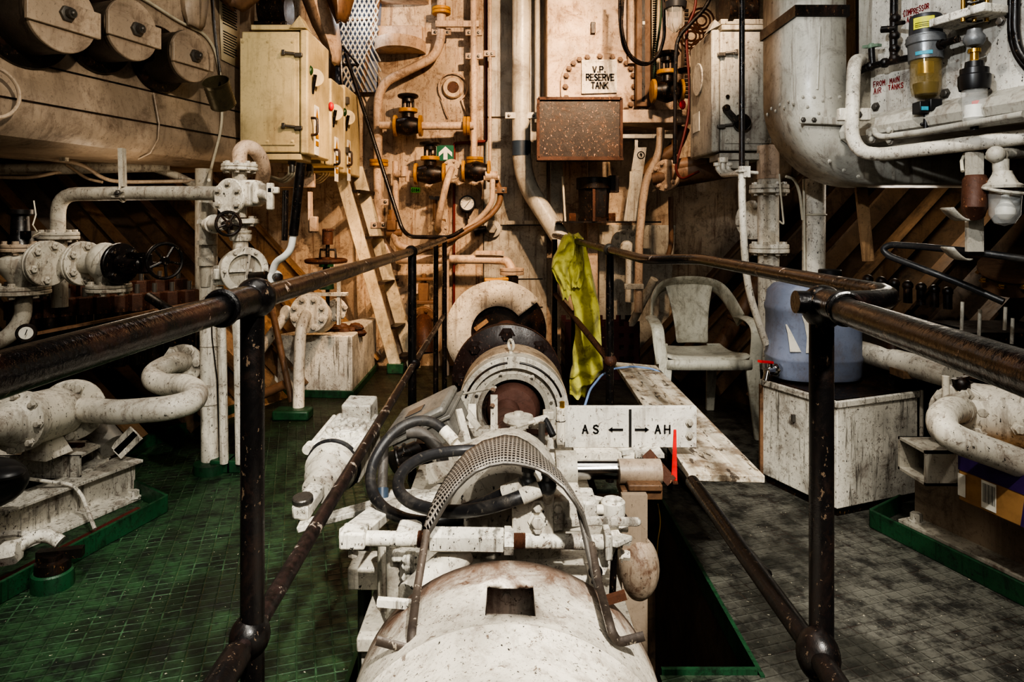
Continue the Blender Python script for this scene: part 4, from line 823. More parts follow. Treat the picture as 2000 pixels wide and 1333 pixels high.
# ------------------------------------------------------------------ globe valves at far left
t = thing('globe_valve', 'grey-white globe valve with tall black bonnet, cast letters on its bulging body', 'valve', P(45,570,2.95), 'flanged globe valves')
part('body', MB().lathe(P(45,572,2.95), zz, [(0,.05),(.05,.055),(.09,.085),(.12,.097),(.15,.092),(.17,.06),(.2,.055)], 32), M['greyw'], t)
flange(t, P(42,575,2.95), zz, .112, .018, M['greyw'], 6, .014, double=True, both=True); flange(t, P(45,492,2.95), zz, .085, .016, M['tan'], 6, .013, double=True, both=True)
part('side_neck', MB().cyl(P(60,515,2.93), P(92,515,2.9), .055), M['greyw'], t); flange(t, P(92,515,2.9), (.93,-.36,0), .1, .016, M['greyw'], 6, .014, ph=.3); part('flange_ring', MB().disc(P(92,515,2.9)-V((.93,-.36,0))*.02, (.93,-.36,0), .1, .015), M['greyw'], t)
part('bonnet', MB().lathe(P(40,480,2.95), zz, [(0,.055),(.03,.05),(.05,.038),(.13,.034),(.14,.05),(.16,.05),(.16,.0)], 20).box(P(58,458,2.93), (.05,.05,.03)), M['black'], t)
m = MB(); letters(m, 'JDU', P(66,524,2.853), V((.93,-.36,0)), zz, .02, .005); part('cast_letters', m, M['white'], t)
part('outlet_pipe', MB().tube(pp((45,572,2.95), (46,625,2.95), (10,665,2.9), (-40,675,2.88)), .034, 16, .12), M['greyw'], t)
mk('hemp_string', MB().tube(pp((66,392,2.9), (70,420,2.9), (64,440,2.88), (72,452,2.9), (64,462,2.9), (78,455,2.9)), .003, 6), M['cable'], 'frayed light string tied on the black bonnet', 'string')
t = thing('angle_valve', 'grey-white angle valve with black bonnet and spoked black handwheel', 'valve', P(213,565,2.95), 'flanged globe valves'); ax = V((.93,-.36,0))
flange(t, P(158,515,2.98), ax, .1, .016, M['greyw'], 6, .014, double=True, ph=.5); part('neck', MB().cyl(P(160,515,2.97), P(195,515,2.93), .045), M['greyw'], t)
part('body', MB().tube(pp((188,512,2.95), (205,508,2.94), (214,525,2.95), (213,562,2.95)), [.055,.08,.07,.045], 20).ball(P(205,512,2.94), .075, 24, (1,1,1.15)), M['greyw'], t)
flange(t, P(213,570,2.95), zz, .092, .016, M['greyw'], 6, .013, double=True, both=True); f = flange(t, P(232,515,2.9), ax, .09, .02, M['black'], 4, .014, ph=.8)
part('bonnet', MB().lathe(P(240,515,2.88), ax, [(0,.045),(.03,.04),(.05,.03),(.11,.028),(.12,.012),(.2,.01)], 18).bar(P(250,500,2.86), P(288,498,2.8), .02, .02).bar(P(250,530,2.86), P(288,530,2.8), .02, .02).cyl(P(288,497,2.8), P(288,531,2.8), .02), M['black'], t); handwheel(t, P(322,510,2.74), (.8,-.6,0), .072, M['black'], .0075, 5)
# manifold of dark stubs
g = 'oily valve stubs of the dark manifold'; first = None
def dup(root, loc, label=None):
    r = root.copy(); C.objects.link(r); r.location = loc; ORG[r.name] = V(loc)
    if label: r['label'] = label
    for ch in list(root.children):
        c = ch.copy(); C.objects.link(c); c.parent = r
        for gch in ch.children: d = gch.copy(); C.objects.link(d); d.parent = c
    return r
for i in range(11):
    px = 30 + i*34; Y = 3.12 + i*.03; q = P(px, 612 - i*2.5, Y)
    if first is None:
        first = thing('manifold_valve', 'dark oily capped valve stub in the row behind the black handrail', 'valve', q, g)
        part('stub', MB().cyl(q, q - V((0,0,.3)), .035, n=16), M['grime'], first); part('cap', MB().lathe(q, zz, [(-.03,.045),(.05,.045),(.055,.04),(.055,0)], 6), M['rust'], first); part('spindle', MB().cyl(q, q+V((0,0,.1)), .012), M['steel'], first)
    else: dup(first, q)
for i in range(9):
    px = 60 + i*36; Y = 3.35 + i*.03; q = P(px, 580 - i*2, Y); dup(first, q, 'dark oily capped valve stub in the rear row of the manifold')
t = thing('manifold_chest', 'long dark manifold chest carrying two rows of valve stubs', 'manifold', P(200,720,3.3)); part('chest', MB().bar(P(10,700,3.15), P(400,670,3.6), .22, .12), M['grime'], t, bev=.01); part('rear_chest', MB().bar(P(30,640,3.35), P(410,600,3.75), .12, .25), M['hull'], t, bev=.01)
mk('angle_ledge', MB().bar(P(70,652,3.02), P(392,590,3.35), .035, .012), M['brownpipe'], 'narrow rusty angle iron ledge in front of the valve stubs', 'ledge')
mk('manifold_pipe', MB().tube(pp((290,580,3.15), (320,600,3.1), (345,615,3.1), (360,640,3.1)), .022, 12, .05), M['black'], 'bent black pipe coming out at the end of the manifold', 'pipe')
t = thing('pressure_gauge', 'small pressure gauge with yellow tag below, at the manifold end', 'gauge', P(50,700,2.8)); ax = V((.5,-.85,.05))
part('case', MB().disc(P(52,650,2.8), ax, .038, .025, 28), M['grime'], t); part('dial', MB().disc(P(52,650,2.8)+ax.normalized()*.025, ax, .026, .002, 28), M['dial'], t); part('needle', MB().bar(P(49,655,2.765), P(53,644,2.765), .003, .002), M['ink'], t); part('stem', MB().cyl(P(48,668,2.81), P(48,705,2.81), .012), M['grime'], t); part('tag', MB().box(P(47,687,2.79), (.028,.004,.055)), M['paper'], t)
# pump and S pipe
t = thing('pump', 'white cylindrical pump with bolted end cover on the beam base', 'pump', P(60,860,2.55))
a, b = P(120,803,2.74), P(-60,850,2.3); d = (b-a).normalized()
part('barrel', MB().lathe(a, d, [(0,0),(0,.1),(.2,.1),(.2,.112),(.24,.112),(.25,.09),(.3,.06),(.4,.05),(.4,0)], 36), M['white'], t); bolts(t, a+d*.245, d, .098, 8, .012, .02, M['white'])
part('foot', MB().lathe(P(90,870,2.66), zz, [(-.04,.09),(.06,.04),(.1,.035)], 4, .6), M['white'], t); part('support_cylinder', MB().cyl(P(195,840,2.95), P(222,872,2.9), .055), M['cast'], t)
t = thing('bent_pipe', 'thick white S-bent pipe joining two bolted flanges near the green deck edge', 'pipe', P(300,780,2.8)); ax = V((.66,-.75,0))
flange(t, P(138,800,2.77), ax, .125, .02, M['white'], 6, .02, double=True, ph=.4)
part('pipe', MB().tube(pp((150,800,2.74), (230,806,2.66), (330,798,2.64), (378,785,2.7), (384,765,2.8), (360,752,2.92), (318,752,3.0), (298,742,3.03), (300,728,3.08), (330,712,3.15), (358,705,3.25)), .049, 20, .05), M['white'], t)
flange(t, P(358,712,3.27), (.1,-1,.1), .098, .02, M['white'], 6, .02, ph=.1)
t = thing('box_beam', 'white box section beam with open end, lying across the pump base', 'beam', P(150,930,2.85))
x0, x1, y0, y1, z0, z1 = -2.7, -1.745, 2.72, 2.93, .14, .232; m = MB()
for bx in (((x0+x1)/2, y0+.005, (z0+z1)/2, x1-x0, .01, z1-z0), ((x0+x1)/2, y1-.005, (z0+z1)/2, x1-x0, .01, z1-z0), ((x0+x1)/2, (y0+y1)/2, z1-.005, x1-x0, y1-y0, .01), ((x0+x1)/2, (y0+y1)/2, z0+.005, x1-x0, y1-y0, .01)): m.box(bx[:3], bx[3:])
part('tube', m, M['white2'], t); part('block', MB().box((-1.85,2.83,.24), (.1,.02,.015)), M['rust'], t); part('clamp_plates', MB().bar(P(225,880,2.9), P(262,842,2.9), .05, .012, (0,1,0)).bar(P(230,888,2.9), P(270,850,2.9), .05, .012, (0,1,0)), M['white2'], t)
t = thing('base_beam', 'white I-beam machine base with peeling paint inside the green coaming', 'beam', (-1.75, 2.4, 0))
a, b = V((-1.60,2.93,0)), V((-2.25,1.27,0)); s = V((-.93,.36,0)).normalized()
part('web', MB().obox(a + s*.05, b-a, s*.012, V((0,0,.13))), M['white2'], t); part('top_flange', MB().obox(a + V((0,0,.13)), b-a, s*.14, V((0,0,.014))), M['white2'], t, bev=.003); part('bottom_flange', MB().obox(a - s*.06 , b-a, s*.2, V((0,0,.015))), M['white2'], t, bev=.003)
bolt_list(t, [V((-1.60,2.84,.015))+s*-.01], zz, .022, .03, M['white2']); 
t = thing('coaming', 'green painted deck coaming strip around the pump base on the green deck', 'coaming', (-1.4,2.4,0)); a, b = G(326,1000), V((-1.78,1.3,0))
part('strip', MB().bar(a+V((0,0,.035)), b+V((0,0,.035)), .012, .07).bar(a+V((0,0,.035)), a + V((-.22,.16,.035)), .012, .07), M['green'], t, bev=.003); part('gutter', MB().obox(a+V((-.02,0,.002)), b-a, V((-.12,.03,0)), V((0,0,.004))), M['red'], t)
mk('white_lead', MB().tube(pp((20,930,2.6), (85,940,2.6), (142,947,2.62), (160,968,2.6), (172,1000,2.5), (185,1034,2.46)), .007, 8, .05), M['white2'], 'paint-spattered white cable hanging over the base beam', 'cable')
t = thing('hose_coupling', 'white hose coupling with elbow lying by the green coaming', 'coupling', P(60,1090,2.2)); part('hose', MB().tube(pp((-40,1090,2.15), (30,1075,2.2), (60,1050,2.25), (95,1045,2.28), (118,1060,2.28)), .022, 14, .04), M['white2'], t); part('nut', MB().hexn(P(5,1083,2.18), (1,.2,.12), .038, .05), M['white2'], t); part('tail', MB().tube(pp((-30,1050,2.25), (30,1042,2.3), (60,1046,2.3)), .012, 8), M['white2'], t)
t = thing('deck_filler', 'round green deck filler pipe with dark cap beside the coaming', 'deck filler', G(103,1150)); q = G(103,1146); part('socket', MB().lathe(q, zz, [(0,.062),(.05,.06),(.055,.055),(.055,0)], 28), M['green'], t); part('cap', MB().lathe(q+V((0,0,.055)), zz, [(0,.052),(.03,.05),(.035,.03),(.05,.03),(.05,0)], 24).bar(q+V((-.05,0,.1)), q+V((.08,.03,.1)), .03, .03), M['grime'], t)
g = []
for i in range(7):
    a = i/6; g.append([P(-30+70*math.sin(PI*a*.9)+k*1.5, 905+100*a, 2.2) + V((0, .02*math.sin(k*2.+i), .008*math.cos(k*1.7))) for k in range(6)])
mk('bin_bag', MB().ball(P(-25,945,2.25), .11, 24, (1.1,1,.75)).ball(P(10,925,2.2), .05, 16, (1.2,1,.4)), M['bag'], 'crumpled dark plastic bag on the beam at the frame edge', 'bag')
# overhead small pipes under the trunk
for i, (pts, r, lab) in enumerate((([(-40,292,3.3),(60,306,3.4),(160,320,3.5),(205,352,3.6),(245,356,3.7),(380,354,3.9)], .011, 'thin ochre conduit running beneath the trunk, lowest run'), ([(-40,330,3.5),(110,330,3.6),(330,325,3.9)], .032, 'thick grey pipe in the shade beneath the trunk'), ([(125,312,3.6),(250,314,3.8),(420,316,4.0)], .01, 'thin straight conduit high beneath the trunk'), ([(-40,345,3.4),(60,348,3.5),(120,335,3.6),(160,330,3.7)], .01, 'thin bent conduit beneath the trunk'), ([(300,328,3.9),(350,345,3.9),(400,372,3.9)], .024, 'grey flat pipe bending down toward the standpipe'), ([(130,322,3.6),(170,350,3.6),(200,356,3.6)], .008, 'short branching conduit beneath the trunk'))):
    mk('conduit', MB().tube(pp(*pts), r, 10, .06), M['greyw'] if r > .02 else M['tan'], lab, 'pipe')
mk('hanger_bar', MB().bar(P(125,283,3.4), P(125,315,3.4), .03, .03, (1,0,0)), M['greyw'], 'short square hanger beneath the trunk', 'hanger')
mk('trunk_column', MB().cyl(P(398,330,3.7), P(398,720,3.7), .045), M['greyw'], 'pale pipe column rising behind the standpipe to the trunk', 'pipe')
# ------------------------------------------------------------------ ballast tank box and its valve
t = thing('tank_box', 'white rust-streaked deck tank box with green base at the foot of the ladder', 'tank', P(620,770,4.65))
def gq(px, py): q = G(px, py); return q
a, b, c_ = G(535,775), G(688,778), G(735,722); poly = [a, b, c_, c_ + V((-.06,.05,0))]
part('box', MB().prism(poly, (0,0,.42)), M['white2'], t, bev=.008); part('base', MB().prism([p + V((.015,-.015,0)) if i < 3 else p for i, p in enumerate(poly)], (0,0,.05)), M['green'], t, bev=.003)
m = MB()
for i in range(40): m.ball(P(655+random.uniform(-35,50), 652-random.uniform(0,16), 4.7+random.uniform(0,.15)), random.uniform(.015,.05), 8, (1.3,1,.7))
part('rust_crust', m, M['rust'], t)
t = thing('flanged_valve', 'white round eight-bolt flange with a pipe curving down to a green deck block', 'valve', P(605,640,4.35)); ax = V((-.05,-1,.05))
flange(t, P(606,612,4.35), ax, .128, .03, M['white'], 8, .017, ph=.4); part('body', MB().cyl(P(607,614,4.36), P(625,618,4.6), .115, n=28), M['white'], t); flange(t, P(655,605,4.5), (.6,-.8,0), .075, .02, M['white'], 6, .016)
part('pipe', MB().tube(pp((598,615,4.34), (597,618,4.24), (588,640,4.14), (584,700,4.1), (583,812,4.07)), .035, 18, .08), M['white'], t); part('deck_block', MB().box(G(572,818)+V((0,0,.03)), (.22,.12,.06)), M['green'], t, bev=.012)
part('branch', MB().tube(pp((556,618,4.4), (530,655,4.35), (505,690,4.3)), .032, 14), M['white'], t); part('branch_flange', MB().disc(P(560,612,4.4), (-.5,-.7,.2), .05, .02), M['white'], t)
t = thing('wheel_valve', 'rusty yoke valve with horizontal dark handwheel above the bolted flange', 'valve', P(640,560,4.5)); handwheel(t, P(637,510,4.45), zz, .125, M['rust'], .016, 4)
part('yoke', MB().tube(pp((625,505,4.45), (626,488,4.45), (655,488,4.45), (656,505,4.45)), .009, 8).cyl(P(640,470,4.45), P(640,600,4.45), .013), M['grime'], t); part('bonnet', MB().lathe(P(638,565,4.45), zz, [(0,.05),(.05,.05),(.06,.03),(.15,.025),(.15,.05),(.17,.05),(.17,0)], 18), M['green'], t); part('gland', MB().cyl(P(640,478,4.45), P(640,448,4.45), .035).torus(P(641,450,4.45), zz, .03, .01), M['rust'], t); part('cross_plate', MB().box(P(635,575,4.4), (.3,.05,.02)).box(P(662,590,4.4), (.02,.03,.3)), M['white2'], t)
mk('floor_prop', MB().cyl(P(522,560,4.3), P(570,785,4.2), .02).cyl(P(515,770,4.2), P(555,752,4.2), .03), M['brownpipe'], 'brown diagonal prop pipe between tank box and handrail post', 'pipe')
# ------------------------------------------------------------------ bulkhead
YB = 5.6; ya = V((0,1,0)); fy = V((0,-1,0)); zz = V((0,0,1))
def plate(pts, th=.02): return MB().prism(pp(*pts), (0,th,0))
struct('wall_panel_1', plate([(738,-150,5.54),(945,-150,5.54),(945,262,5.54),(942,720,5.54),(700,720,5.54),(690,330,5.54),(738,330,5.54)], .06), M['beige'], bev=.006)
struct('wall_panel_2', plate([(945,232,5.56),(1068,232,5.56),(1068,720,5.56),(945,720,5.56)], .04), M['greyw'], bev=.004)
struct('wall_panel_3', plate([(945,-150,5.58),(1068,-150,5.58),(1068,228,5.58),(945,228,5.58)], .02), M['duct'], bev=.004)
struct('wall_panel_4', plate([(1170,440,5.5),(1320,440,5.5),(1300,720,5.5),(1170,720,5.5)], .1), M['greyw'], bev=.006)
struct('wall_panel_5', plate([(1260,-150,5.5),(1480,-150,5.5),(1480,215,5.5),(1260,215,5.5)], .08), M['pink'], bev=.004)
m = MB()
for y0, x0, x1 in ((545,950,1060),(600,950,1060),(440,950,1060)): m.bar(P(x0,y0,5.555), P(x1,y0,5.555), .004, .006)
struct('trim_40', m, M['grime'])
# wire mesh screen
t = thing('wire_mesh_screen', 'expanded wire mesh screen with pale light behind, above the ladder', 'screen', P(720,180,5.5)); m = MB()
a0, b0 = 662, 745
for i in range(-10, 16):
    for s in (1, -1):
        x0 = a0 + i*9; pts = []
        for k in range(13):
            y = -60 + k*20; x = x0 + s*k*10
            if a0 <= x <= b0: pts.append(P(x, y, 5.4))
        if len(pts) > 1: m.tube([pts[0], pts[-1]], .007, 5)
part('mesh', m, M['greyw'], t); part('screen_frame', MB().bar(P(660,40,5.42), P(725,36,5.42), .03, .02).bar(P(750,-60,5.42), P(706,180,5.42), .03, .02, (0,1,0)), M['brownpipe'], t)
part('backing', MB().add(pp((655,-60,5.53),(750,-60,5.53),(735,180,5.53),(655,180,5.53)), [[0,1,2,3]]), plain('pale_blue_grey_sheet', srgb(120,132,156), .5), t)
# round boss, lamp shelf
t = thing('porthole_boss', 'round pale boss with dark centre ringed by painted cable loops', 'boss', P(885,205,5.5)); c = P(885,172,5.53)
part('ring', MB().lathe(c, fy, [(0,.09),(.02,.087),(.03,.078),(.03,.05),(.02,.045)], 36), M['beige'], t); part('centre', MB().disc(c+fy*.015, fy, .045, .01, 24), M['rust'], t)
part('cable_loop', MB().tube([c + V((math.cos(a)*.12, -.02, math.sin(a)*.12)) for a in [PI*(1.3 - 1.6*i/20) for i in range(21)]] + pp((912,225,5.5)), .006, 6).tube(pp((862,190,5.5),(870,215,5.5),(876,228,5.5)), .006, 6), M['pink'], t)
t = thing('bulkhead_bulge', 'half-round pink shelf box bulging from the bulkhead near the mesh screen', 'box', P(782,112,5.4)); m = MB(); top, bot = [], []
for i in range(17):
    a = PI*i/16; x = 782 + 50*math.cos(a); top.append(P(x, 84, 5.54) + V((0,-.28*math.sin(a),0))); bot.append(P(x, 106, 5.54) + V((0,-.28*math.sin(a),0)))
part('bulge', m.sheet([top, bot]).add(bot, [list(range(17))[::-1]]).add(top, [list(range(17))]), M['pink'], t); part('hood', MB().obox(P(740,84,5.54), V((.37,0,0)), V((0,-.06,0)), V((0,0,.13))), M['pink'], t, bev=.01)
mk('top_bulge', MB().disc(P(790,6,5.5), zz, .2, .05, 32), M['pink'], 'round pink bulge at the top of the bulkhead', 'bulge')
# wall pipes
def wpipe(label, pts, r, mat, fr=.1, name='pipe', fl=(), clamps=()):
    t = thing(name if name != 'pipe' else 'bulkhead_pipe', label, 'pipe', P(*pts[-1])); part('pipe', MB().tube(pp(*pts), r, 14, fr), mat, t)
    for q, ax, rr in fl: part('flange', MB().disc(P(*q), ax, rr, .025, 24).disc(P(*q)+V(ax)*.028, ax, rr, .025, 24), M['yellow'] if rr < .09 else mat, t)
    for q in clamps: part('clamp', MB().box(P(*q), (r*2.6+.06, .03, .05)), mat, t, bev=.004); bolt_list(t, [P(q[0]-r*330, q[1], q[2]-.015), P(q[0]+r*330, q[1], q[2]-.015)], fy, .01, .01, M['steel'])
    return t
wpipe('pink pipe with a double bend running down the bulkhead beside the ladder handrail', [(862,-60,5.4),(862,78,5.4),(848,112,5.4),(752,160,5.4),(738,190,5.4),(738,420,5.4),(742,470,5.4),(765,498,5.4)], .037, M['pink'], .14, fl=[((862,28,5.4), zz, .075), ((740,325,5.4), zz, .075)], clamps=[(862,63,5.4),(740,395,5.4)])
wpipe('straight pale vertical pipe joining the teed valve to the bulkhead valve below', [(925,-60,5.35),(926,312,5.35)], .028, M['pink'], fl=[((927,320,5.35), zz, .07)], clamps=[(925,64,5.35),(925,110,5.35)])
wpipe('thin tan vertical pipe beside the recess', [(957,-60,5.4),(957,345,5.4)], .013, M['pink'], clamps=[(956,105,5.4)])
wpipe('dark red thin pipe stepping round behind the vertical pipes', [(950,-60,5.5),(950,276,5.5),(887,280,5.5),(887,325,5.5)], .012, M['dredp'], .02); wpipe('dark red straight pipe low on the bulkhead', [(887,360,5.52),(886,700,5.52)], .011, M['dredp'])
mk('support_bar', MB().obox(P(850,52,5.33), V((.35,0,0)), V((0,.03,0)), V((0,0,.05))), M['pink'], 'flat pale bar clamped across two pipes near the top', 'bar', bev=.003)
wpipe('big grey vertical pipe with blue band that bends down behind the yellow jacket', [(1018,-100,5.2),(1018,310,5.2),(1030,365,5.2),(1085,450,5.15),(1128,520,5.05)], .073, M['duct'], .35, 'large_pipe', clamps=[(1018,226,5.16)])
mk('pipe_band', MB().cyl(P(1018,276,5.2), P(1018,305,5.2), .075, n=28), M['bluetape'], 'dark blue band wrapped around the big grey pipe', 'band')
wpipe('narrow grey pipe half hidden behind the big grey pipe', [(1051,-60,5.45),(1051,240,5.45)], .03, M['duct'])
wpipe('long pink horizontal pipe ending in an elbow above the shaft guard disc', [(775,507,5.3),(955,507,5.3),(990,509,5.3),(1000,525,5.28),(1000,545,5.25)], .036, M['pink'], .09, fl=[((1000,537,5.25), zz, .095)])
wpipe('slender tan pipe curving along the bulkhead down behind the rails', [(962,350,5.2),(962,395,5.2),(945,420,5.2),(885,468,5.2),(872,492,5.2),(872,735,5.2)], .022, M['pink'], .1); wpipe('dark worn pipe curving parallel to the slender tan pipe', [(968,352,5.25),(978,375,5.25),(976,398,5.25),(955,425,5.22),(880,470,5.15),(800,497,5.1)], .024, M['brownpipe'], .1, clamps=[(975,372,5.22)])
mk('pipe_union', MB().cyl(P(948,343,5.2), P(972,343,5.2), .034).cyl(P(945,348,5.2), P(975,348,5.2), .02), M['pink'], 'pale union block beside the dark bulkhead valve', 'union')
wpipe('pink pipe with a small bend below the tee valves', [(773,315,5.35),(773,430,5.35),(768,465,5.35),(785,490,5.35)], .026, M['pink'], .08, clamps=[(740,440,5.35)])
# valves on the bulkhead
def wvalve(label, c, L_, wheel_py, Y, wr=.1, up=True):
    t = thing('bulkhead_valve', label, 'valve', P(c[0], c[1], Y), 'black and yellow bulkhead valves'); q = P(c[0], c[1], Y); x = V((1,0,0))
    part('body', MB().lathe(q - x*L_, x, [(0,.03),(.0,.06),(.02,.06),(L_*.5,.07),(L_,.085),(L_*1.5,.07),(2*L_-.02,.06),(2*L_,.06),(2*L_,.0)], 24), M['grime'], t)
    for s in (-1, 1): part('flange', MB().disc(q + x*(s*L_ - .012), x, .085, .024, 24), M['yellow'], t)
    if wheel_py:
        w = P(c[0], wheel_py, Y); part('bonnet', MB().cyl(q, q + V((0,0,(w.z-q.z)*.55)), .05, .045).cyl(q, w, .016), M['grime'], t); part('bonnet_ring', MB().disc(q + V((0,0,(w.z-q.z)*.45)), zz, .075, .03, 24), M['yellow'], t)
        part('yoke', MB().cyl(q+V((.04,0,.05)), q+V((.04,0,(w.z-q.z)*.85)), .01).cyl(q+V((-.04,0,.05)), q+V((-.04,0,(w.z-q.z)*.85)), .01).cyl(q+V((0,0,(w.z-q.z)*.8)), q+V((0,0,(w.z-q.z)*.9)), .05), M['grime'], t); handwheel(t, w, zz, wr, M['grime'], .014, 4)
    return t
wvalve('black bulkhead valve with yellow flanges, higher one, its handwheel beside the round boss', (797,246), .1, 188, 5.3, .07)
wvalve('black bulkhead valve with a tall yellow-ringed bonnet beside the green arrow sign', (840,340), .11, 281, 5.25, .07)
wvalve('black bulkhead valve body without wheel, below the straight pale pipe', (930,335), .1, None, 5.25)
wpipe('stained horizontal pipe between the tee and the higher black valve', [(742,245,5.3),(772,245,5.3)], .03, M['pink']); wpipe('stained horizontal pipe from the higher black valve to the straight pipe', [(823,246,5.3),(925,246,5.33)], .032, M['pink'], fl=[((905,246,5.32), V((1,0,0)), .075)])
wpipe('short pipe with a drain stub at the lower black valve', [(773,340,5.3),(815,340,5.27)], .028, M['pink'])
mk('drain_stub', MB().cyl(P(796,340,5.27), P(796,355,5.27), .02).cyl(P(790,325,5.27), P(790,345,5.27), .03), M['pink'], 'little pink drain stub beneath the short pipe', 'stub')
t = thing('flanged_spool', 'pink pipe spool between two bolted discs, standing out from the bulkhead', 'pipe', P(870,400,5.2)); c1, c2 = P(883,331,5.3), P(857,449,5.3)
flange(t, c1, fy, .08, .03, M['beige'], 6, .01); flange(t, c2, fy, .082, .03, M['beige'], 6, .01)
part('pipe', MB().tube([c1+fy*.03, c1+fy*.12+V((0,0,-.02)), c1*.75+c2*.25+fy*.2, c1*.25+c2*.75+fy*.2, c2+fy*.12+V((0,0,.02)), c2+fy*.03], .026, 16, .1), M['pink'], t)
t = thing('quadrant_valve', 'small stained valve with lever beside the lower spool flange', 'valve', P(850,430,5.4)); part('body', MB().cyl(P(845,440,5.4), P(870,440,5.4), .05).cyl(P(850,390,5.4), P(850,440,5.4), .02), M['brownpipe'], t); part('lever', MB().bar(P(838,386,5.35), P(862,388,5.35), .03, .03), M['grime'], t)
t = thing('small_pipe_cluster', 'cluster of small pink fittings on the pipe behind the ladder', 'fittings', P(768,460,5.3)); part('fitting', MB().cyl(P(767,410,5.3), P(767,450,5.3), .035).box(P(767,425,5.3), (.08,.06,.05)), M['brownpipe'], t, bev=.005); part('fitting', MB().box(P(765,440,5.28), (.07,.06,.08)).cyl(P(755,455,5.3), P(785,455,5.3), .03), M['brownpipe'], t, bev=.005); part('elbow', MB().tube(pp((768,455,5.3),(775,478,5.3),(800,486,5.3)), .03, 12, .08), M['pink'], t)
# gauge, signs
t = thing('pressure_gauge', 'black-rimmed pressure gauge with white dial on the bulkhead', 'gauge', P(913,430,5.5)); c = P(913,398,5.5); part('case', MB().disc(c, fy, .068, .04, 32), M['blackplastic'], t); part('dial', MB().disc(c+fy*.04, fy, .055, .003, 32), M['dial'], t); part('needle', MB().bar(P(907,406,5.45), P(919,391,5.45), .006, .003), M['ink'], t)
m = MB()
for i in range(11): a = math.radians(225-27*i); m.bar(c+fy*.0445+V((math.cos(a)*.042,0,math.sin(a)*.042)), c+fy*.0445+V((math.cos(a)*.051,0,math.sin(a)*.051)), .003, .002)
part('dial_marks', m, M['ink'], t); part('stem', MB().cyl(P(912,412,5.5), P(912,428,5.5), .02).cyl(P(912,428,5.5), P(912,450,5.5), .008), M['grime'], t)
t = thing('exit_arrow_sign', 'green escape sign with white upward arrow beside the black valve', 'sign', P(869,315,5.4)); part('plate', plate([(853,284,5.42),(886,284,5.42),(886,314,5.42),(853,314,5.42)], .006), M['signg'], t); part('edge', plate([(849,286,5.425),(853,286,5.425),(853,313,5.425),(849,313,5.425)], .005), M['signw'], t)
part('arrow', MB().add(pp((866,312,5.415),(874,312,5.415),(874,298,5.415),(883,306,5.415),(883,298,5.415),(870,286,5.415),(857,298,5.415),(857,306,5.415),(866,298,5.415)), [[0,1,2,8],[2,3,4,5],[5,6,7,8],[2,5,8]]), M['signw'], t)
t = thing('number_tag', 'lime green tag numbered G184 stuck on the bulkhead', 'tag', P(812,376,5.5)); part('tag', plate([(803,366,5.53),(820,367,5.53),(820,376,5.53),(803,376,5.53)], .004), M['tagg'], t); m = MB(); letters(m, 'G184', P(804.5,374.5,5.525), (1,0,0), (0,0,1), .024, .005, .5, .16); part('lettering', m, M['ink'], t)
t = thing('plug_flange', 'round flange with hexagonal plug and side cock on the grey lower bulkhead', 'flange', P(960,447,5.5)); part('flange_disc', MB().disc(P(961,447,5.55), fy, .075, .03, 28), M['greyw'], t); part('plug', MB().hexn(P(961,447,5.52), fy, .042, .07), M['greyw'], t); part('side_cock', MB().cyl(P(950,448,5.5), P(930,450,5.5), .03).cyl(P(935,450,5.5), P(926,452,5.5), .045), M['grime'], t)
mk('flat_bar', MB().bar(P(985,435,5.5), P(1100,435,5.4), .02, .03), M['greyw'], 'thin horizontal bar behind the big grey pipe', 'bar')
mk('name_strip', plate([(930,490,5.24),(985,490,5.24),(985,498,5.24),(930,498,5.24)], .02), M['pink'], 'narrow pinkish plate sitting on the long horizontal pipe', 'plate')
t = thing('lever_cock', 'dark cock with brass lever above the shaft guard disc', 'valve', P(1000,560,5.2)); part('body', MB().cyl(P(1000,540,5.22), P(1000,575,5.22), .05), M['grime'], t); part('lever', MB().tube(pp((995,545,5.2),(970,548,5.15),(946,548,5.12)), .018, 8), M['yellow'], t); part('spindle', MB().cyl(P(933,540,5.3), P(933,560,5.3), .015), M['grime'], t)
t = thing('rusty_flange_pipe', 'stained brown pipe and flange poking out behind the thin black posts', 'pipe', P(828,680,5.0)); flange(t, P(828,622,5.2), (.0,-1,-.2), .1, .03, M['brownpipe'], 6, .014); part('pipe', MB().tube(pp((828,625,5.2),(829,645,5.0),(830,690,4.95)), .062, 16, .05), M['rust'], t)
t = thing('gate_valve', 'brown gate valve with square bonnet behind the thin black posts', 'valve', P(828,600,5.3)); part('body', MB().box(P(828,570,5.3), (.08,.08,.14)).box(P(828,590,5.3), (.18,.1,.03)).box(P(828,545,5.3), (.18,.1,.025)).cyl(P(828,560,5.3), P(828,535,5.3), .02), M['brownpipe'], t, bev=.006); part('disc', MB().disc(P(815,562,5.3), fy, .05, .02), M['pink'], t)
# ladder
t = thing('ladder', 'steep ladder of two pale planks with dark steel treads, leaning beside the bulkhead', 'ladder', (-.8,5.2,0))
def stringer(top, bot, w, Y0, Y1):
    a, b = P(top[0],top[1],Y0), G(*bot); b.y = Y1; b = V(((bot[0]-CX)/F*Y1, Y1, 0)); d = b-a
    return MB().obox(a, d, V((w,0,0)), V((0,.035,0)))
part('stringer', stringer((648,325), (764,728), .095, 5.0, 5.25), M['ladder'], t, bev=.004); part('stringer', stringer((682,325), (796,715), .105, 5.3, 5.45), M['ladder'], t, bev=.004)
m0 = []
for f in (.12, .34, .56, .78, .93):
    a = P(660,325,5.0).lerp(V(((772-CX)/F*5.25,5.25,0)), f); part('tread', MB().obox(a + V((.03,.02,0)), V((.05,.33,0)), V((.08,0,0)), V((0,0,.02))), M['grime'], t)
part('foot', MB().box((-.88,5.27,.04), (.13,.08,.08)), M['green'], t, bev=.006)
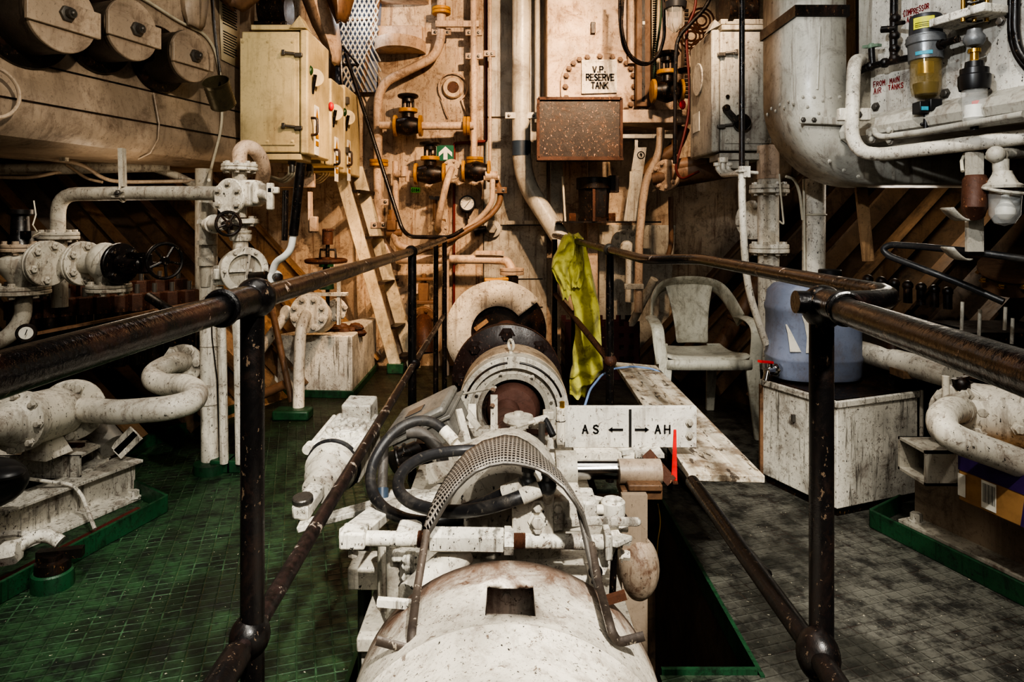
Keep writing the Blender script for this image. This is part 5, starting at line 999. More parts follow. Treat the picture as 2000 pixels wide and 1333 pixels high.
# ------------------------------------------------------------------ V.P. reserve tank
t = thing('reserve_tank', 'pinkish wall tank with bolted oval manhole cover lettered V.P. RESERVE TANK', 'tank', P(1155,215,5.1)); YF = 5.15
x0, x1 = P(1068,0,YF).x, P(1250,0,YF).x; z0 = P(0,222,YF).z
part('shell', MB().box(((x0+x1)/2, (YF+5.6)/2, (z0+3.58)/2), (x1-x0, 5.6-YF, 3.58-z0)), M['pink'], t, bev=.01)
c = P(1170,172,YF); m = []
for i in range(48):
    a = 2*PI*i/48; ca, sa = math.cos(a), math.sin(a); m.append(c + V((.30*abs(ca)**.75*(1 if ca > 0 else -1), 0, .265*abs(sa)**.75*(1 if sa > 0 else -1))))
cov = part('manhole_cover', MB().prism(m, fy*.03), M['pink'], t, bev=.005)
bolt_list(cov, [c + fy*.03 + V(((q.x-c.x)*.88, 0, (q.z-c.z)*.88)) for q in m[::2]], fy, .018, .02, M['brownpipe'])
sg = part('sign_plate', MB().prism(pp((1136,117,YF-.05),(1205,116,YF-.05),(1205,181,YF-.05),(1136,183,YF-.05)), (0,.012,0)), M['white'], t)
m = MB(); letters(m, 'V.P.', P(1158,141,YF-.053), (1,0,0), (0,0,1), .042, .0115, .6, .26); letters(m, 'RESERVE', P(1145.5,157,YF-.053), (1,0,0), (0,0,1), .046, .0115, .48, .2); letters(m, 'TANK', P(1155,173,YF-.053), (1,0,0), (0,0,1), .046, .0115, .52, .22)
part('lettering', m, M['ink'], t); part('lifting_lug', MB().box(P(1158,55,YF-.01), (.035,.03,.09)), M['grime'], t, bev=.004)
t = thing('rusty_box', 'mottled rust-brown steel box hanging below the reserve tank sign', 'box', P(1132,312,4.85)); a = P(1051,309,4.8); W_ = P(1213,0,4.8).x - a.x; Hh = 116/F*4.8
part('panel', MB().obox(a, V((W_,0,0)), V((0,.3,0)), V((0,0,Hh))), M['rustbox'], t, bev=.004)
m = MB(); Z = V((0,0,Hh)); Wv = V((W_,0,0)); f0 = V((0,-.012,0))
for p, q in ((a,a+Wv),(a+Z,a+Z+Wv),(a,a+Z),(a+Wv,a+Wv+Z)): m.bar(p+f0, q+f0, .02, .014, (0,1,0))
part('rim', m, M['rust'], t); part('lower_lip', MB().box(a + Wv/2 + V((0,-.02,-.01)), (W_+.02,.06,.02)), M['rust'], t)
for px, w_ in ((1087,.1), (1160,.08)): mk('support_strut', MB().obox(P(px-12,310,5.3), V((w_,0,0)), V((0,.03,0)), V((0,0,-.55 if px < 1100 else -1.2))), M['greyw'] if px < 1100 else M['pink'], 'pale flat strut dropping behind the rusty box' if px < 1100 else 'long pinkish flat strut reaching down behind the yellow jacket', 'strut', bev=.003)
t = thing('bracket_shelf', 'thin wire-sided shelf bracket under the rusty box', 'shelf', P(1165,436,5.1)); part('shelf', MB().bar(P(1085,434,5.1), P(1285,434,5.1), .22, .012), M['grime'], t); part('rod', MB().tube(pp((1099,345,5.0),(1104,434,5.0)), .008, 8), M['cable'], t); part('rod', MB().tube(pp((1232,335,5.0),(1227,434,5.0)), .008, 8), M['cable'], t)
t = thing('oily_float_unit', 'oily black canister unit standing on the wire-sided shelf', 'canister', P(1160,432,5.1)); part('head', MB().cyl(P(1160,370,5.1), P(1160,348,5.1), .135, n=28).box(P(1198,360,5.1), (.07,.1,.13)), M['grime'], t, bev=.004); part('body', MB().lathe(P(1160,432,5.1), zz, [(0,.12),(.02,.12),(.03,.11),(.24,.12),(.25,.12)], 8), M['grime'], t); part('strap', MB().box(P(1160,400,4.98), (.02,.01,.25)), M['rust'], t)
for k, px in enumerate((1118, 1195)): mk('oil_drip_nut', MB().hexn(P(px,432,5.05), zz, .03, .06), M['rust'], 'rusty nut stud on the shelf %s the black canister' % ('before' if k == 0 else 'behind'), 'nut')
t = thing('angle_strut', 'slanting grey angle bar stencilled 9 in a circle', 'strut', P(1225,430,5.0)); part('bar', MB().prism(pp((1240,288,5.0),(1263,288,5.0),(1243,432,5.0),(1218,432,5.0)), (0,.015,0)), M['greyw'], t); part('top_angle', MB().prism(pp((1240,262,5.02),(1246,262,5.02),(1246,288,5.02),(1240,288,5.02)), (0,.2,0)), M['greyw'], t)
m = MB(); letters(m, '9', P(1249.5,306.5,4.995), (1,0,0), (0,0,1), .026, .006); m.torus(P(1252,303,4.996), fy, .026, .003, 20, 4); part('stencil', m, M['ink'], t)
mk('tank_shelf', MB().obox(P(1213,240,4.95), V((.49,0,0)), V((0,.4,0)), V((0,0,.1))), M['pink'], 'pale pink ledge beam beside the rusty box', 'ledge', bev=.006); mk('steel_shelf_bar', MB().obox(P(1215,270,5.0), V((.38,0,0)), V((0,.2,0)), V((0,0,.03))), M['duct'], 'grey steel bar beneath the pink ledge', 'bar')
# level gauge etc
t = thing('level_gauge', 'tall brown slotted level gauge column beside the reserve tank', 'gauge', P(1256,235,5.0)); part('column', MB().obox(P(1243,208,5.0), V((.108,0,0)), V((0,.06,0)), V((0,0,1.2))), M['brownpipe'], t, bev=.006); part('slot', MB().obox(P(1254,198,4.995), V((.022,0,0)), V((0,.01,0)), V((0,0,1.1))), M['grime'], t); part('float_mark', MB().obox(P(1255,48,4.99), V((.018,0,0)), V((0,.005,0)), V((0,0,.025))), M['signw'], t); part('foot', MB().box(P(1253,222,5.0), (.06,.08,.07)), M['grime'], t, bev=.006)
part('side_pipe', MB().cyl(P(1233,-60,5.1), P(1233,125,5.1), .03), M['pink'], t)
t = thing('tick_scale', 'white measuring strip with black ticks beside the level gauge', 'scale', P(1280,200,5.3)); part('strip', MB().obox(P(1273,150,5.3), V((.06,0,0)), V((0,.01,0)), V((0,0,1.2))), M['paper'], t); m = MB()
for i in range(46): m.obox(P(1275,150-i*4.6,5.29), V((.03,0,0)), V((0,.004,0)), V((0,0,.008)))
part('ticks', m, M['ink'], t)
t = thing('cast_panel', 'pinkish cast panel with embossed loops behind the hanging lamp', 'panel', P(1370,210,5.35)); part('panel', MB().obox(P(1335,215,5.4), V((.26,0,0)), V((0,.05,0)), V((0,0,1.3))), M['beige'], t); m = MB()
for cx_, cy_ in ((1370,40),(1372,100),(1350,70),(1376,160)):
    for r in (.04,.07,.1): m.torus(P(cx_,cy_,5.39), fy, r, .007, 24, 5)
part('embossing', m, M['rust'], t); m = MB()
for i in range(22): m.box(P(1341,20+i*8,5.385), (.03,.01,.018))
part('perforation', m, M['grime'], t)
t = thing('bulkhead_lamp', 'hanging well-glass lamp with ribbed clear dome beside the level gauge', 'lamp', P(1318,64,4.4)); part('cap', MB().lathe(P(1319,14,4.4), zz, [(0,0),(-.01,.07),(.03,.075),(.04,.05),(.12,.045),(.12,0)], 24), M['darkplastic'], t); part('glass_dome', MB().lathe(P(1318,62,4.4), zz, [(0,0),(.008,.025),(.03,.046),(.06,.054),(.16,.056)], 24), M['glass'], t); m = MB()
for i in range(6): a = PI*i/3; m.tube([P(1318,16,4.4)+V((.058*math.cos(a),.058*math.sin(a),0)), P(1318,50,4.4)+V((.056*math.cos(a),.056*math.sin(a),0)), P(1318,63,4.4)+V((.01*math.cos(a),.01*math.sin(a),0))], .003, 5)
part('guard_wire', m, M['greyw'], t)
t = wvalve('black valve with yellow flange and handwheel under the hanging lamp', (1303,178), .1, 106, 4.8, .075); handwheel(t, P(1340,138,4.8), zz, .06, M['grime'], .012); part('red_tap', MB().ball(P(1333,205,4.75), .024, 12, (1,1,1.4)), M['redp'], t)
for lab, pts, r, mt in (('black cable hanging in a deep loop over the manhole cover', [(1212,-60,4.6),(1210,40,4.6),(1218,95,4.6),(1240,122,4.6),(1262,128,4.6),(1285,112,4.6),(1298,75,4.6),(1294,-60,4.6)], .012, 'black'), ('second black cable looping just inside the first', [(1220,-60,4.55),(1214,60,4.55),(1228,105,4.55),(1250,122,4.55),(1270,124,4.55)], .008, 'black'), ('dark green cable dropping past the tick scale', [(1296,-60,4.9),(1291,40,4.9),(1280,110,4.9),(1277,160,4.9)], .009, 'greencab'), ('thick brown-black cable swinging from the lamp to the floor pipes', [(1400,-60,4.3),(1385,8,4.3),(1350,45,4.3),(1322,75,4.3),(1319,140,4.3),(1318,320,4.3)], .013, 'black'), ('dark red cable winding past the black valve', [(1362,-60,4.4),(1358,20,4.4),(1340,55,4.4),(1342,110,4.4),(1347,160,4.4),(1346,220,4.4),(1335,270,4.4),(1318,330,4.4),(1330,352,4.4),(1365,335,4.3)], .009, 'redcab')):
    mk('cable', MB().tube(pp(*pts), r, 8, .12), M[mt], lab, 'cable')
wpipe('tan pipe snaking down beside the slanting angle bar', [(1290,250,4.9),(1289,300,4.9),(1262,350,4.9),(1256,390,4.9),(1248,470,4.9),(1247,610,4.9)], .03, M['pink'], .12); wpipe('thin brown pipe hanging in the dark behind the chair', [(1310,385,4.9),(1311,480,4.9),(1303,505,4.9)], .018, M['brownpipe'], .05)
wpipe('fat tan pipe curling under the pink ledge', [(1335,250,5.1),(1320,290,5.1),(1275,320,5.1),(1262,345,5.1)], .05, M['brownpipe'], .15); wpipe('white U-bent pipe beneath the round flange behind the railing', [(1217,500,5.1),(1220,478,5.1),(1228,478,5.1),(1230,500,5.1),(1229,590,5.1)], .032, M['white'], .05)
t = thing('round_flange', 'pale round bolted flange behind the post of the hairpin railing', 'flange', P(1222,480,5.3)); flange(t, P(1222,476,5.35), fy, .12, .03, M['white'], 8, .014)
t = thing('pipe_clamp', 'white clamp bar holding two thin pipes near the chair', 'clamp', P(1238,560,4.9)); part('bar', MB().box(P(1238,560,4.87), (.14,.03,.04)), M['white'], t, bev=.004)
t = thing('cross_pipe', 'thick stained brown pipe with white end flange leading behind the grey cabinet', 'pipe', P(1380,345,4.5)); part('pipe', MB().cyl(P(1310,342,4.6), P(1480,312,4.45), .09, n=24).cyl(P(1320,325,4.55), P(1380,315,4.5), .05), M['brownpipe'], t); flange(t, P(1304,343,4.6), (-.75,-.65,0), .11, .03, M['pink'], 8, .014); part('stub', MB().cyl(P(1275,350,4.65), P(1300,346,4.62), .045), M['brownpipe'], t)
mk('floor_pipe', MB().cyl(P(1225,650,5.1), P(1278,545,4.9), .03), M['greyw'], 'slanting pale pipe end near the maroon crate', 'pipe')
# crate
t = thing('crate', 'dark maroon perforated plastic crate standing behind the yellow jacket', 'crate', (.7,5.2,0)); a = V((.44,5.05,0)); W_, D_, Hh = .56, .36, .44; m = MB()
for o_, u_, n_ in ((a, V((W_,0,0)), 7), (a+V((W_,0,0)), V((0,D_,0)), 4), (a, V((0,D_,0)), 4), (a+V((0,D_,0)), V((W_,0,0)), 7)):
    w_ = u_.normalized().cross(zz)*.008
    for i in range(n_+1): m.obox(o_ + u_*(i/n_)*.93, u_*.07, w_, V((0,0,Hh)))
    for k in range(5): m.obox(o_ + V((0,0,k*Hh/5)), u_, w_*1.1, V((0,0,Hh*.12)))
part('crate_wall', m, M['maroon'], t); part('crate_base', MB().box((a.x+W_/2, a.y+D_/2, .01), (W_,D_,.02)), M['maroon'], t)
# jacket
t = thing('jacket', 'grubby yellow work jacket hung over the black railing, one sleeve dangling', 'jacket', P(1140,770,3.9))
def cloth(rows, Y, depth, seed, n=28):
    random.seed(seed); ph = [random.uniform(0,6) for _ in range(6)]; g = []
    for r, (y, xl, xr) in enumerate(rows):
        a, b = P(xl,y,Y), P(xr,y,Y); c = (a+b)/2; hw = (b-a).length/2; row = []
        for k in range(n):
            q = 2*PI*k/n; f = .010*math.sin(q*3+ph[0]+r*.35) + .008*math.sin(q*5+ph[1]-r*.5) + .006*math.sin(q*2+r*1.1+ph[2])
            row.append(c + V((math.cos(q)*hw, math.sin(q)*depth*(.6+.4*abs(math.sin(r*.5+ph[3]))) + f*1.4*(1 if math.sin(q) < 0 else .4), f*.8)))
        g.append(row)
    m = MB().sheet(g, closed=True); m.f.append(list(range(n))); m.f.append([len(m.v)-n+i for i in range(n)][::-1]); return m
def interp(rows, k=4):
    out = []
    for (a, b) in zip(rows, rows[1:]):
        for i in range(k): out.append(tuple(a[j]*(1-i/k)+b[j]*i/k for j in range(3)))
    return out + [rows[-1]]
part('jacket_body', cloth(interp([(459,1108,1130),(466,1103,1138),(485,1100,1146),(520,1104,1154),(560,1110,1162),(600,1120,1171),(650,1124,1174),(690,1118,1176),(715,1118,1178),(735,1112,1172),(748,1112,1150),(772,1112,1142)]), 3.78, .06, 3), M['yellowf'], t, sub=1)
part('sleeve', cloth(interp([(460,1104,1122),(480,1092,1124),(505,1080,1118),(522,1076,1110),(540,1084,1112),(558,1092,1114),(572,1096,1116),(584,1098,1110)]), 3.72, .035, 5), M['yellowf'], t, sub=1)
part('collar_fold', cloth(interp([(470,1126,1140),(510,1128,1142),(545,1118,1140),(560,1116,1132)]), 3.72, .02, 8), M['yellowf'], t, sub=1)
# ------------------------------------------------------------------ starboard side
A, B = V((1.584,2.9,0)) , V((1.584+.315*2.0, .9, 0)); A -= V((-.315,1,0))*-.06
t = trunk('starboard_tank', 'grey tank trunk with rounded ledge beneath the white equipment panel', 0, NR, DR, [(-.6,3.58),(0,3.58),(0,1.66),(.09,1.62),(.11,1.585),(.10,1.555),(.05,1.525),(-.6,1.515)], A, B, M['duct'])
m = MB(); m.tube([R(1707,235,.05), R(1709,262,.12), R(1722,268,.13), R(1800,258,.13), R(2000,223,.13)], .012, 10, .04); part('edge_pipe', m, M['duct'], t); bolt_list(t, [R(1739,255,.13), R(1739,275,.11), R(1703,262,.1), R(1705,272,.1)], NR, .012, .012, M['duct'])
t = thing('equipment_panel', 'white backing panel with handwritten red notes behind the air filter', 'panel', R(1700,228,.02)); n = .012
q = [R(1699,229,n), R(2060,157,n), R(2060,-100,n), R(1705,-100,n)]; part('board', MB().prism(q, -NR*.012), M['panel'], t, bev=.002)
m = MB(); xd = V((.315,-1,0)).normalized()
letters(m, 'COMPRESSOR', R(1765,33,.014), xd, zz, .023, .0034, .34, .17, .15); letters(m, 'ABOVE', R(1771,45,.014), xd, zz, .022, .0034, .42, .25, .15); part('handwriting', m, M['redink'], t); m = MB()
letters(m, 'FROM', R(1706,171,.014), xd, zz, .021, .0036, .5, .25, .15); letters(m, 'MAIN', R(1738,164,.014), xd, zz, .021, .0036, .45, .22, .15); letters(m, 'AIR', R(1707,184,.014), xd, zz, .022, .0036, .5, .25, .15); letters(m, 'TANKS', R(1735,177,.014), xd, zz, .022, .0036, .45, .25, .15)
part('handwriting', m, M['redink'], t); bolt_list(t, [R(1711,209,n), R(1847,183,n), R(1860,-40,n)], NR, .014, .014, M['steel'])
# air filter
t = thing('air_filter', 'compressed air filter with dark cap, grey collar and amber clear bowl', 'filter', R(1808,225,.1)); c = R(1808,120,.1); X_ = lambda y: V((c.x, c.y, R(1808,y,.1).z)); k = 2.54/F
part('cap', MB().cyl(X_(72), X_(34), 29*k, 28*k, 28).disc(X_(36), zz, 27*k, .01, 28), M['darkplastic'], t); part('collar', MB().cyl(X_(118), X_(70), 30*k, 32*k, 28).disc(X_(88), zz, 34*k, .03, 28), M['greymetal'], t)
part('bowl', MB().lathe(X_(196), zz, [(0,0),(.005,14*k),(.02,24*k),(.05,27*k),(.155,27*k)], 28), M['amber'], t); part('element', MB().cyl(X_(145), X_(122), 14*k, n=20), M['brass'], t); part('sump', MB().lathe(X_(194), zz, [(0,0),(.01,18*k),(.05,22*k),(.06,22*k),(.06,0)], 24), M['blackplastic'], t)
part('yellow_label', MB().sheet([[X_(y)+V((math.cos(a)*29.6*k, math.sin(a)*29.6*k, 0)) for a in [math.radians(195+i*9) for i in range(9)]] for y in (61,39)]), M['labely'], t)
m = MB()
for y in (50, 54, 57): m.sheet([[X_(yy)+V((math.cos(a)*29.9*k, math.sin(a)*29.9*k, 0)) for a in [math.radians(202+i*8) for i in range(7)]] for yy in (y+.8, y-.4)])
part('label_print', m, M['ink'], t); part('blue_label', MB().sheet([[X_(y)+V((math.cos(a)*31.4*k, math.sin(a)*31.4*k, 0)) for a in [math.radians(205+i*9) for i in range(7)]] for y in (112,105)]), M['labelb'], t)
part('drain_block', MB().box(X_(211)+V((-.02,0,0)), (.035,.05,.045)).box(X_(207)+V((.022,-.01,0)), (.045,.04,.045)).cyl(X_(198), X_(252), .009).cyl(X_(243)-V((.02,0,0)), X_(243)+V((.02,0,0)), .006), M['blackplastic'], t, bev=.003); part('drain_label', MB().box(X_(214)+V((-.02,-.027,0)), (.026,.002,.014)), M['labelb'], t)
# piping on panel
t = thing('black_pipe_run', 'black threaded pipe run with green-handled cock feeding the air filter', 'pipe', R(1700,130,.07)); n = .075
part('pipe', MB().tube([R(1668,165,.05)+V((0,.12,-.12)), R(1670,145,n), R(1690,133,n), R(1715,126,n), R(1790,110,n)], .014, 12, .03).tube([R(1746,116,n), R(1745,80,n), R(1747,-40,n)], .015, 12), M['black'], t)
for px, py in ((1700,130),(1728,123),(1747,114),(1747,95),(1747,70),(1748,36)): part('fitting', MB().ball(R(px,py,n), .021, 12), M['black'], t)
part('cock_spindle', MB().cyl(R(1704,128,n), R(1702,95,n), .013), M['black'], t); part('cock_handle', MB().bar(R(1688,92,n), R(1718,88,n), .022, .012).ball(R(1702,91,n), .016, 10), plain('verdigris_handle', srgb(110,130,112), .5), t); part('tee_cock', MB().cyl(R(1722,58,n+.02), R(1750,56,n), .014).cyl(R(1752,46,n+.01), R(1765,44,n+.03), .008), M['black'], t)
part('filter_outlet', MB().cyl(R(1828,90,.1), R(1872,76,.1), .013).cyl(R(1828,90,.1), R(1842,86,.1), .019), M['black'], t)
# lubricator
t = thing('lubricator', 'oil lubricator with brass sight glass, black collar and clear bowl under a white bracket', 'lubricator', R(1900,250,.1)); n = .1; c = R(1903,100,n); X_ = lambda y, o=0: V((c.x + o, c.y, R(1903,y,n).z)); k = c.y/F
part('bracket', MB().obox(R(1865,60,.02), xd*.21, NR*.13, V((0,0,.03))), M['white2'], t, bev=.004); bolt_list(t, [R(1955,42,.155)], NR, .012, .01, M['steel'])
m = MB()
for dx in (-22, 0, 24): m.cyl(X_(42, dx*k), X_(-60, dx*k), .007)
part('cage_rod', m, M['brass'], t)
pts = [X_(40-i*1.25) + V((math.cos(i*.9)*.028, math.sin(i*.9)*.028, 0)) for i in range(70)]; part('spring', MB().tube(pts, .004, 6), M['grime'], t)
part('glass_bulb', MB().lathe(X_(92), zz, [(0,.01),(.005,.025),(.02,.034),(.035,.034),(.05,.024),(.062,.022)], 24), M['greymetal'], t); part('brass_nut', MB().cyl(X_(98), X_(134), .013).hexn(X_(126), zz, .018, .015).cyl(X_(96), X_(103), .02), M['brass'], t)
part('collar', MB().lathe(X_(176), zz, [(0,.046),(.02,.05),(.05,.05),(.055,.044),(.075,.044),(.08,.03),(.1,.028),(.1,0)], 28), M['blackplastic'], t); part('bowl', MB().lathe(X_(246), zz, [(0,.0),(.005,.03),(.02,.037),(.14,.04)], 28), M['glass'], t)
part('white_filter', MB().lathe(X_(236), zz, [(0,.02),(.01,.034),(.02,.03),(.035,.033),(.045,.03),(.055,.03),(.055,0)], 24), M['white_solid'], t); part('red_block', MB().box(X_(203,.015), (.035,.02,.022)), M['redp'], t); part('drain', MB().cyl(X_(254), X_(244), .013), M['blackplastic'], t)
mk('black_conduit', MB().tube([R(1985,-60,.03), R(1982,60,.03), R(1990,100,.03), R(2010,125,.03)], .014, 10, .06).tube([R(1975,-60,.03), R(1973,70,.03), R(1985,110,.03), R(2010,140,.03)], .01, 10, .06), M['black'], 'pair of black conduits at the edge of the white panel', 'conduit')
wpipe('white-grey pipe hooking down and running below the equipment panel', [(1695,118,2.95),(1668,118,2.75),(1664,240,2.7),(1664,270,2.7),(1682,298,2.68),(1720,302,2.66),(1900,280,2.4),(2080,258,2.2)], .027, M['white'], .07, clamps=[(1668,224,2.72)])
# duct
t = thing('ventilation_duct', 'big grey-white sheet metal duct bending from vertical to horizontal', 'duct', (1.4,3.1,1.37)); YD = 2.95; x0, x1 = P(1556,0,YD).x, P(1652,0,YD).x; zb = P(0,357,YD).z; R1 = .42; R0 = .17; zi = zb+.13
out = [V((x0,YD,3.55)), V((x0,YD,zb+R1))] + [V((x0+R1-R1*math.cos(a),YD,zb+R1-R1*math.sin(a))) for a in [PI/2*i/14 for i in range(1,15)]] + [V((2.6,YD,zb))]
inn = [V((x1,YD,3.55)), V((x1,YD,zi+R0))] + [V((x1+R0-R0*math.cos(a),YD,zi+R0-R0*math.sin(a))) for a in [PI/2*i/14 for i in range(1,15)]] + [V((2.6,YD,zi))]
m = MB(); dv = V((0,.38,0)); m.sheet([out, inn]); m.sheet([[p+dv for p in out],[p+dv for p in inn]]); m.sheet([out,[p+dv for p in out]]); m.sheet([inn,[p+dv for p in inn]])
part('duct_sheet', m, M['duct'], t, solid=.004); part('flange_band', MB().obox(P(1490,26,YD) if 0 else V((x0-.012,YD-.012,P(0,33,YD).z)), V((x1-x0+.024,0,0)), V((0,.41,0)), V((0,0,.05))), M['grime'], t)
part('stiffener', MB().cyl(P(1601,52,YD-.002), P(1596,175,YD-.002), .006), M['duct'], t)
rv = [P(x, 190+((x*7) % 14), YD-.002) for x in (1568,1590,1607,1622,1640)] + [P(1555+i*22, 205+i*i*4.2, YD-.002) for i in range(1,5)] + [P(1620,315,YD-.002), P(1648,333,YD-.002), P(1676,345,YD-.002)]
bolt_list(t, rv, fy, .006, .004, M['duct'], 'rivet'); bolt_list(t, [V((x0-.001, YD+.03+.05*i, P(0,200,YD).z + (.02 if i % 2 else 0))) for i in range(7)], (-1,0,0), .007, .005, M['duct'], 'rivet')
part('joint_strip', MB().obox(P(1742,357,YD-.003), V((.012,0,0)), V((0,.01,0)), V((0,0,.11))), M['greyw'], t)
t = thing('strap_bracket', 'flat bolted strap bracket fixed across the front of the duct', 'bracket', P(1605,235,2.93)); part('strap', MB().bar(P(1562,234,2.93), P(1660,238,2.93), .012, .034), M['duct'], t, bev=.004); bolt_list(t, pp((1569,234,2.922),(1590,234.5,2.922)), fy, .008, .006, M['steel'])
mk('tan_post', MB().obox(P(1648,190,3.15), V((.055,0,0)), V((0,.04,0)), V((0,0,1.2))), M['hullo'], 'narrow tan wooden post behind the duct', 'post'); mk('brown_backboard', MB().obox(P(1668,110,3.3), V((.12,0,0)), V((0,.03,0)), V((0,0,1.2))), M['brownpipe'], 'brown board in the gap beside the white equipment panel', 'board')
# grey cabinet
t = cabinet('grey-white electrical cabinet facing the shaft, with two keyed latches', 1.54, 1.25, 3.9, 4.34, 1.61, 2.31, M['greyw'], -1, True, None)
part('round_plate', MB().disc((1.195,4.15,2.08), (-1,0,0), .1, .01, 28), M['white'], t); part('warning_plate', MB().box((1.194,4.2,1.82), (.004,.14,.12)), M['dial'], t)
part('top_plate', MB().box((1.40,4.0,2.335), (.28,.2,.03)), M['greyw'], t, bev=.004); part('gland_box', MB().box((1.37,3.98,1.575), (.26,.2,.04)).box((1.34,3.97,1.53), (.16,.14,.05)), M['greyw'], t, bev=.004)
part('crank_handle', MB().bar(P(1416,212,3.86), P(1440,238,3.84), .03, .03, (0,1,0)).disc(P(1447,240,3.87), fy, .05, .03, 24).disc(P(1417,212,3.87), fy, .02, .03, 16), M['grime'], t); part('keyhole', MB().disc(P(1421,189,3.885), fy, .012, .006, 12), M['grime'], t)
t = thing('transformer', 'dark drum-shaped coil on top of the grey cabinet', 'transformer', P(1440,55,4.0)); part('coil', MB().lathe(P(1413,22,4.0), (1,.1,0), [(0,0),(0,.1),(.03,.1),(.03,.085),(.14,.085),(.14,.1),(.17,.1),(.17,0)], 28), M['grime'], t); part('wedge', MB().prism(pp((1385,60,3.9),(1408,48,3.9),(1396,38,3.9)), (0,.1,0)), M['greyw'], t); part('base', MB().box(P(1440,50,4.02), (.25,.16,.03)), M['greyw'], t)
t = thing('cable_gland', 'pale cable gland with three bent conduits beneath the grey cabinet', 'cable gland', P(1415,330,3.8)); part('gland', MB().hexn(P(1412,308,3.8), (0,0,-1), .028, .03).hexn(P(1400,318,3.8), (0,0,-1), .02, .02).hexn(P(1424,318,3.8), (0,0,-1), .02, .02), M['white'], t)
for k in range(3): part('conduit', MB().tube(pp((1402+k*10,318,3.8),(1402+k*10,332,3.8),(1412+k*10,343-k*2,3.75),(1446,340-k*3,3.4)), .013, 8, .06), M['white'], t)
t = thing('black_rod', 'long black vertical rod in front of the grey cabinet ending in a clamped white conduit', 'rod', P(1455,660,3.1)); part('rod', MB().cyl(P(1449,-80,3.0), P(1449,330,3.0), .0125), M['black'], t); part('conduit', MB().tube(pp((1449,325,3.0),(1449,385,3.0),(1453,480,3.0),(1460,560,3.02),(1478,620,3.05),(1496,672,3.08)), .0165, 12, .12), M['white'], t); part('clamp', MB().torus(P(1449,335,3.0), zz, .022, .007).box(P(1457,336,2.99), (.03,.03,.05)).cyl(P(1455,336,3.0), P(1480,338,3.0), .008), M['white'], t)
# white pipes
t = thing('flanged_standpipe', 'white flanged standpipe with two flange joints, closest to the chair', 'pipe', P(1502,700,3.9)); part('pipe', MB().cyl(P(1500,300,3.9), P(1502,720,3.9), .06, n=24), M['white'], t); part('rusty_collar', MB().cyl(P(1500,285,3.9), P(1500,350,3.9), .063, n=24).box(P(1508,335,3.85), (.03,.03,.04)), M['pink'], t)
for py in (366, 482): flange(t, P(1502,py+12,3.9), zz, .112, .024, M['white'], 8, .014, double=True, both=True)
t = thing('blank_flange', 'white round blank flange peeking out beside the flanged standpipe', 'flange', P(1470,450,4.0)); flange(t, P(1475,430,4.05), (-.8,-.6,0), .12, .03, M['white'], 6, .018)
t = thing('tall_pipe', 'smooth white tall pipe behind the blue-grey jug', 'pipe', P(1590,560,3.7)); part('pipe', MB().cyl(P(1590,350,3.7), P(1588,700,3.7), .06, n=24), M['white'], t); part('strap', MB().torus(P(1590,420,3.7), zz, .061, .006).cyl(P(1570,350,3.64), P(1572,540,3.64), .006), M['cable'], t); part('wire', MB().tube(pp((1535,345,3.6),(1552,350,3.62),(1562,375,3.64),(1568,430,3.64)), .008, 6, .05), M['cable'], t)
mk('bent_wire', MB().tube(pp((1522,340,3.7),(1525,380,3.7),(1531,440,3.7),(1522,432,3.7)), .005, 6, .02), M['cable'], 'thin white wire with hooked end beside the upper flange joint', 'wire')
mk('hanging_bar', MB().prism(pp((1672,362,3.3),(1694,362,3.3),(1708,510,3.3),(1688,511,3.3)), (0,.02,0)), M['hullo'], 'tan flat bar hanging from beneath the duct', 'bar')
# hook bracket, roller, hose
t = thing('hook_bracket', 'grey flat hanging bracket with two curved hooks', 'bracket', P(1905,500,2.4)); part('bar', MB().obox(P(1892,492,2.4), V((.055,0,0)), V((0,.02,0)), V((0,0,.36))), M['greyw'], t)
for py in (418, 496): part('hook', MB().sheet([[P(1862+i*5.5, py-12+24*math.sin(PI/2*i/6), 2.35) + V((0,y_,0)) for i in range(8)] for y_ in (0, .07)]), M['greyw'], t, solid=.006)
mk('roller', MB().tube(pp((1905,342,2.36),(1905,352,2.36),(1903,405,2.34),(1903,418,2.36)), [.03,.04,.04,.033], 16), M['rust'], 'rust-spotted short curved roller hanging on the hook bracket', 'roller')
mk('rubber_hose', MB().tube(pp((2080,520,2.3),(2000,506,2.35),(1900,492,2.45),(1800,482,2.7),(1740,478,2.8),(1722,486,2.82),(1735,500,2.8),(1800,525,2.7),(1880,555,2.6),(1960,590,2.5)), .0135, 12, .06), M['rubber'], 'black rubber hose lying in a hook over the dark engine', 'hose')
t = thing('bulkhead_lamp', 'grey well-glass lamp with a visible bulb hanging below the duct', 'lamp', P(1962,440,2.3)); part('cap', MB().lathe(P(1958,368,2.3), zz, [(0,.06),(.01,.062),(.02,.045),(.05,.03),(.06,.028),(.06,.02),(.1,.02),(.1,0)], 24), M['greyw'], t); part('ring', MB().torus(P(1960,372,2.3), (.1,-.2,1), .064, .006), M['greyw'], t)
part('glass', MB().lathe(P(1962,442,2.3), zz, [(0,0),(.01,.03),(.04,.046),(.12,.05)], 24), M['glass'], t); part('bulb', MB().lathe(P(1964,430,2.3), zz, [(0,0),(.004,.015),(.02,.029),(.04,.03),(.06,.018),(.075,.012),(.095,.012)], 20), M['dial'], t)
part('elbow', MB().tube(pp((1955,345,2.3),(1952,320,2.3),(1955,302,2.32),(2060,290,2.4)), .022, 12, .05).ball(P(1945,302,2.3), .03, 14), M['greyw'], t)
mk('lamp_cable', MB().tube(pp((1880,280,2.5),(1900,295,2.45),(1930,310,2.4),(1945,320,2.32)), .006, 8, .05).tube(pp((1885,300,2.45),(1878,315,2.45),(1880,335,2.42)), .006, 8), M['cable'], 'pale cable drooping from the duct to the bulb lamp', 'cable')
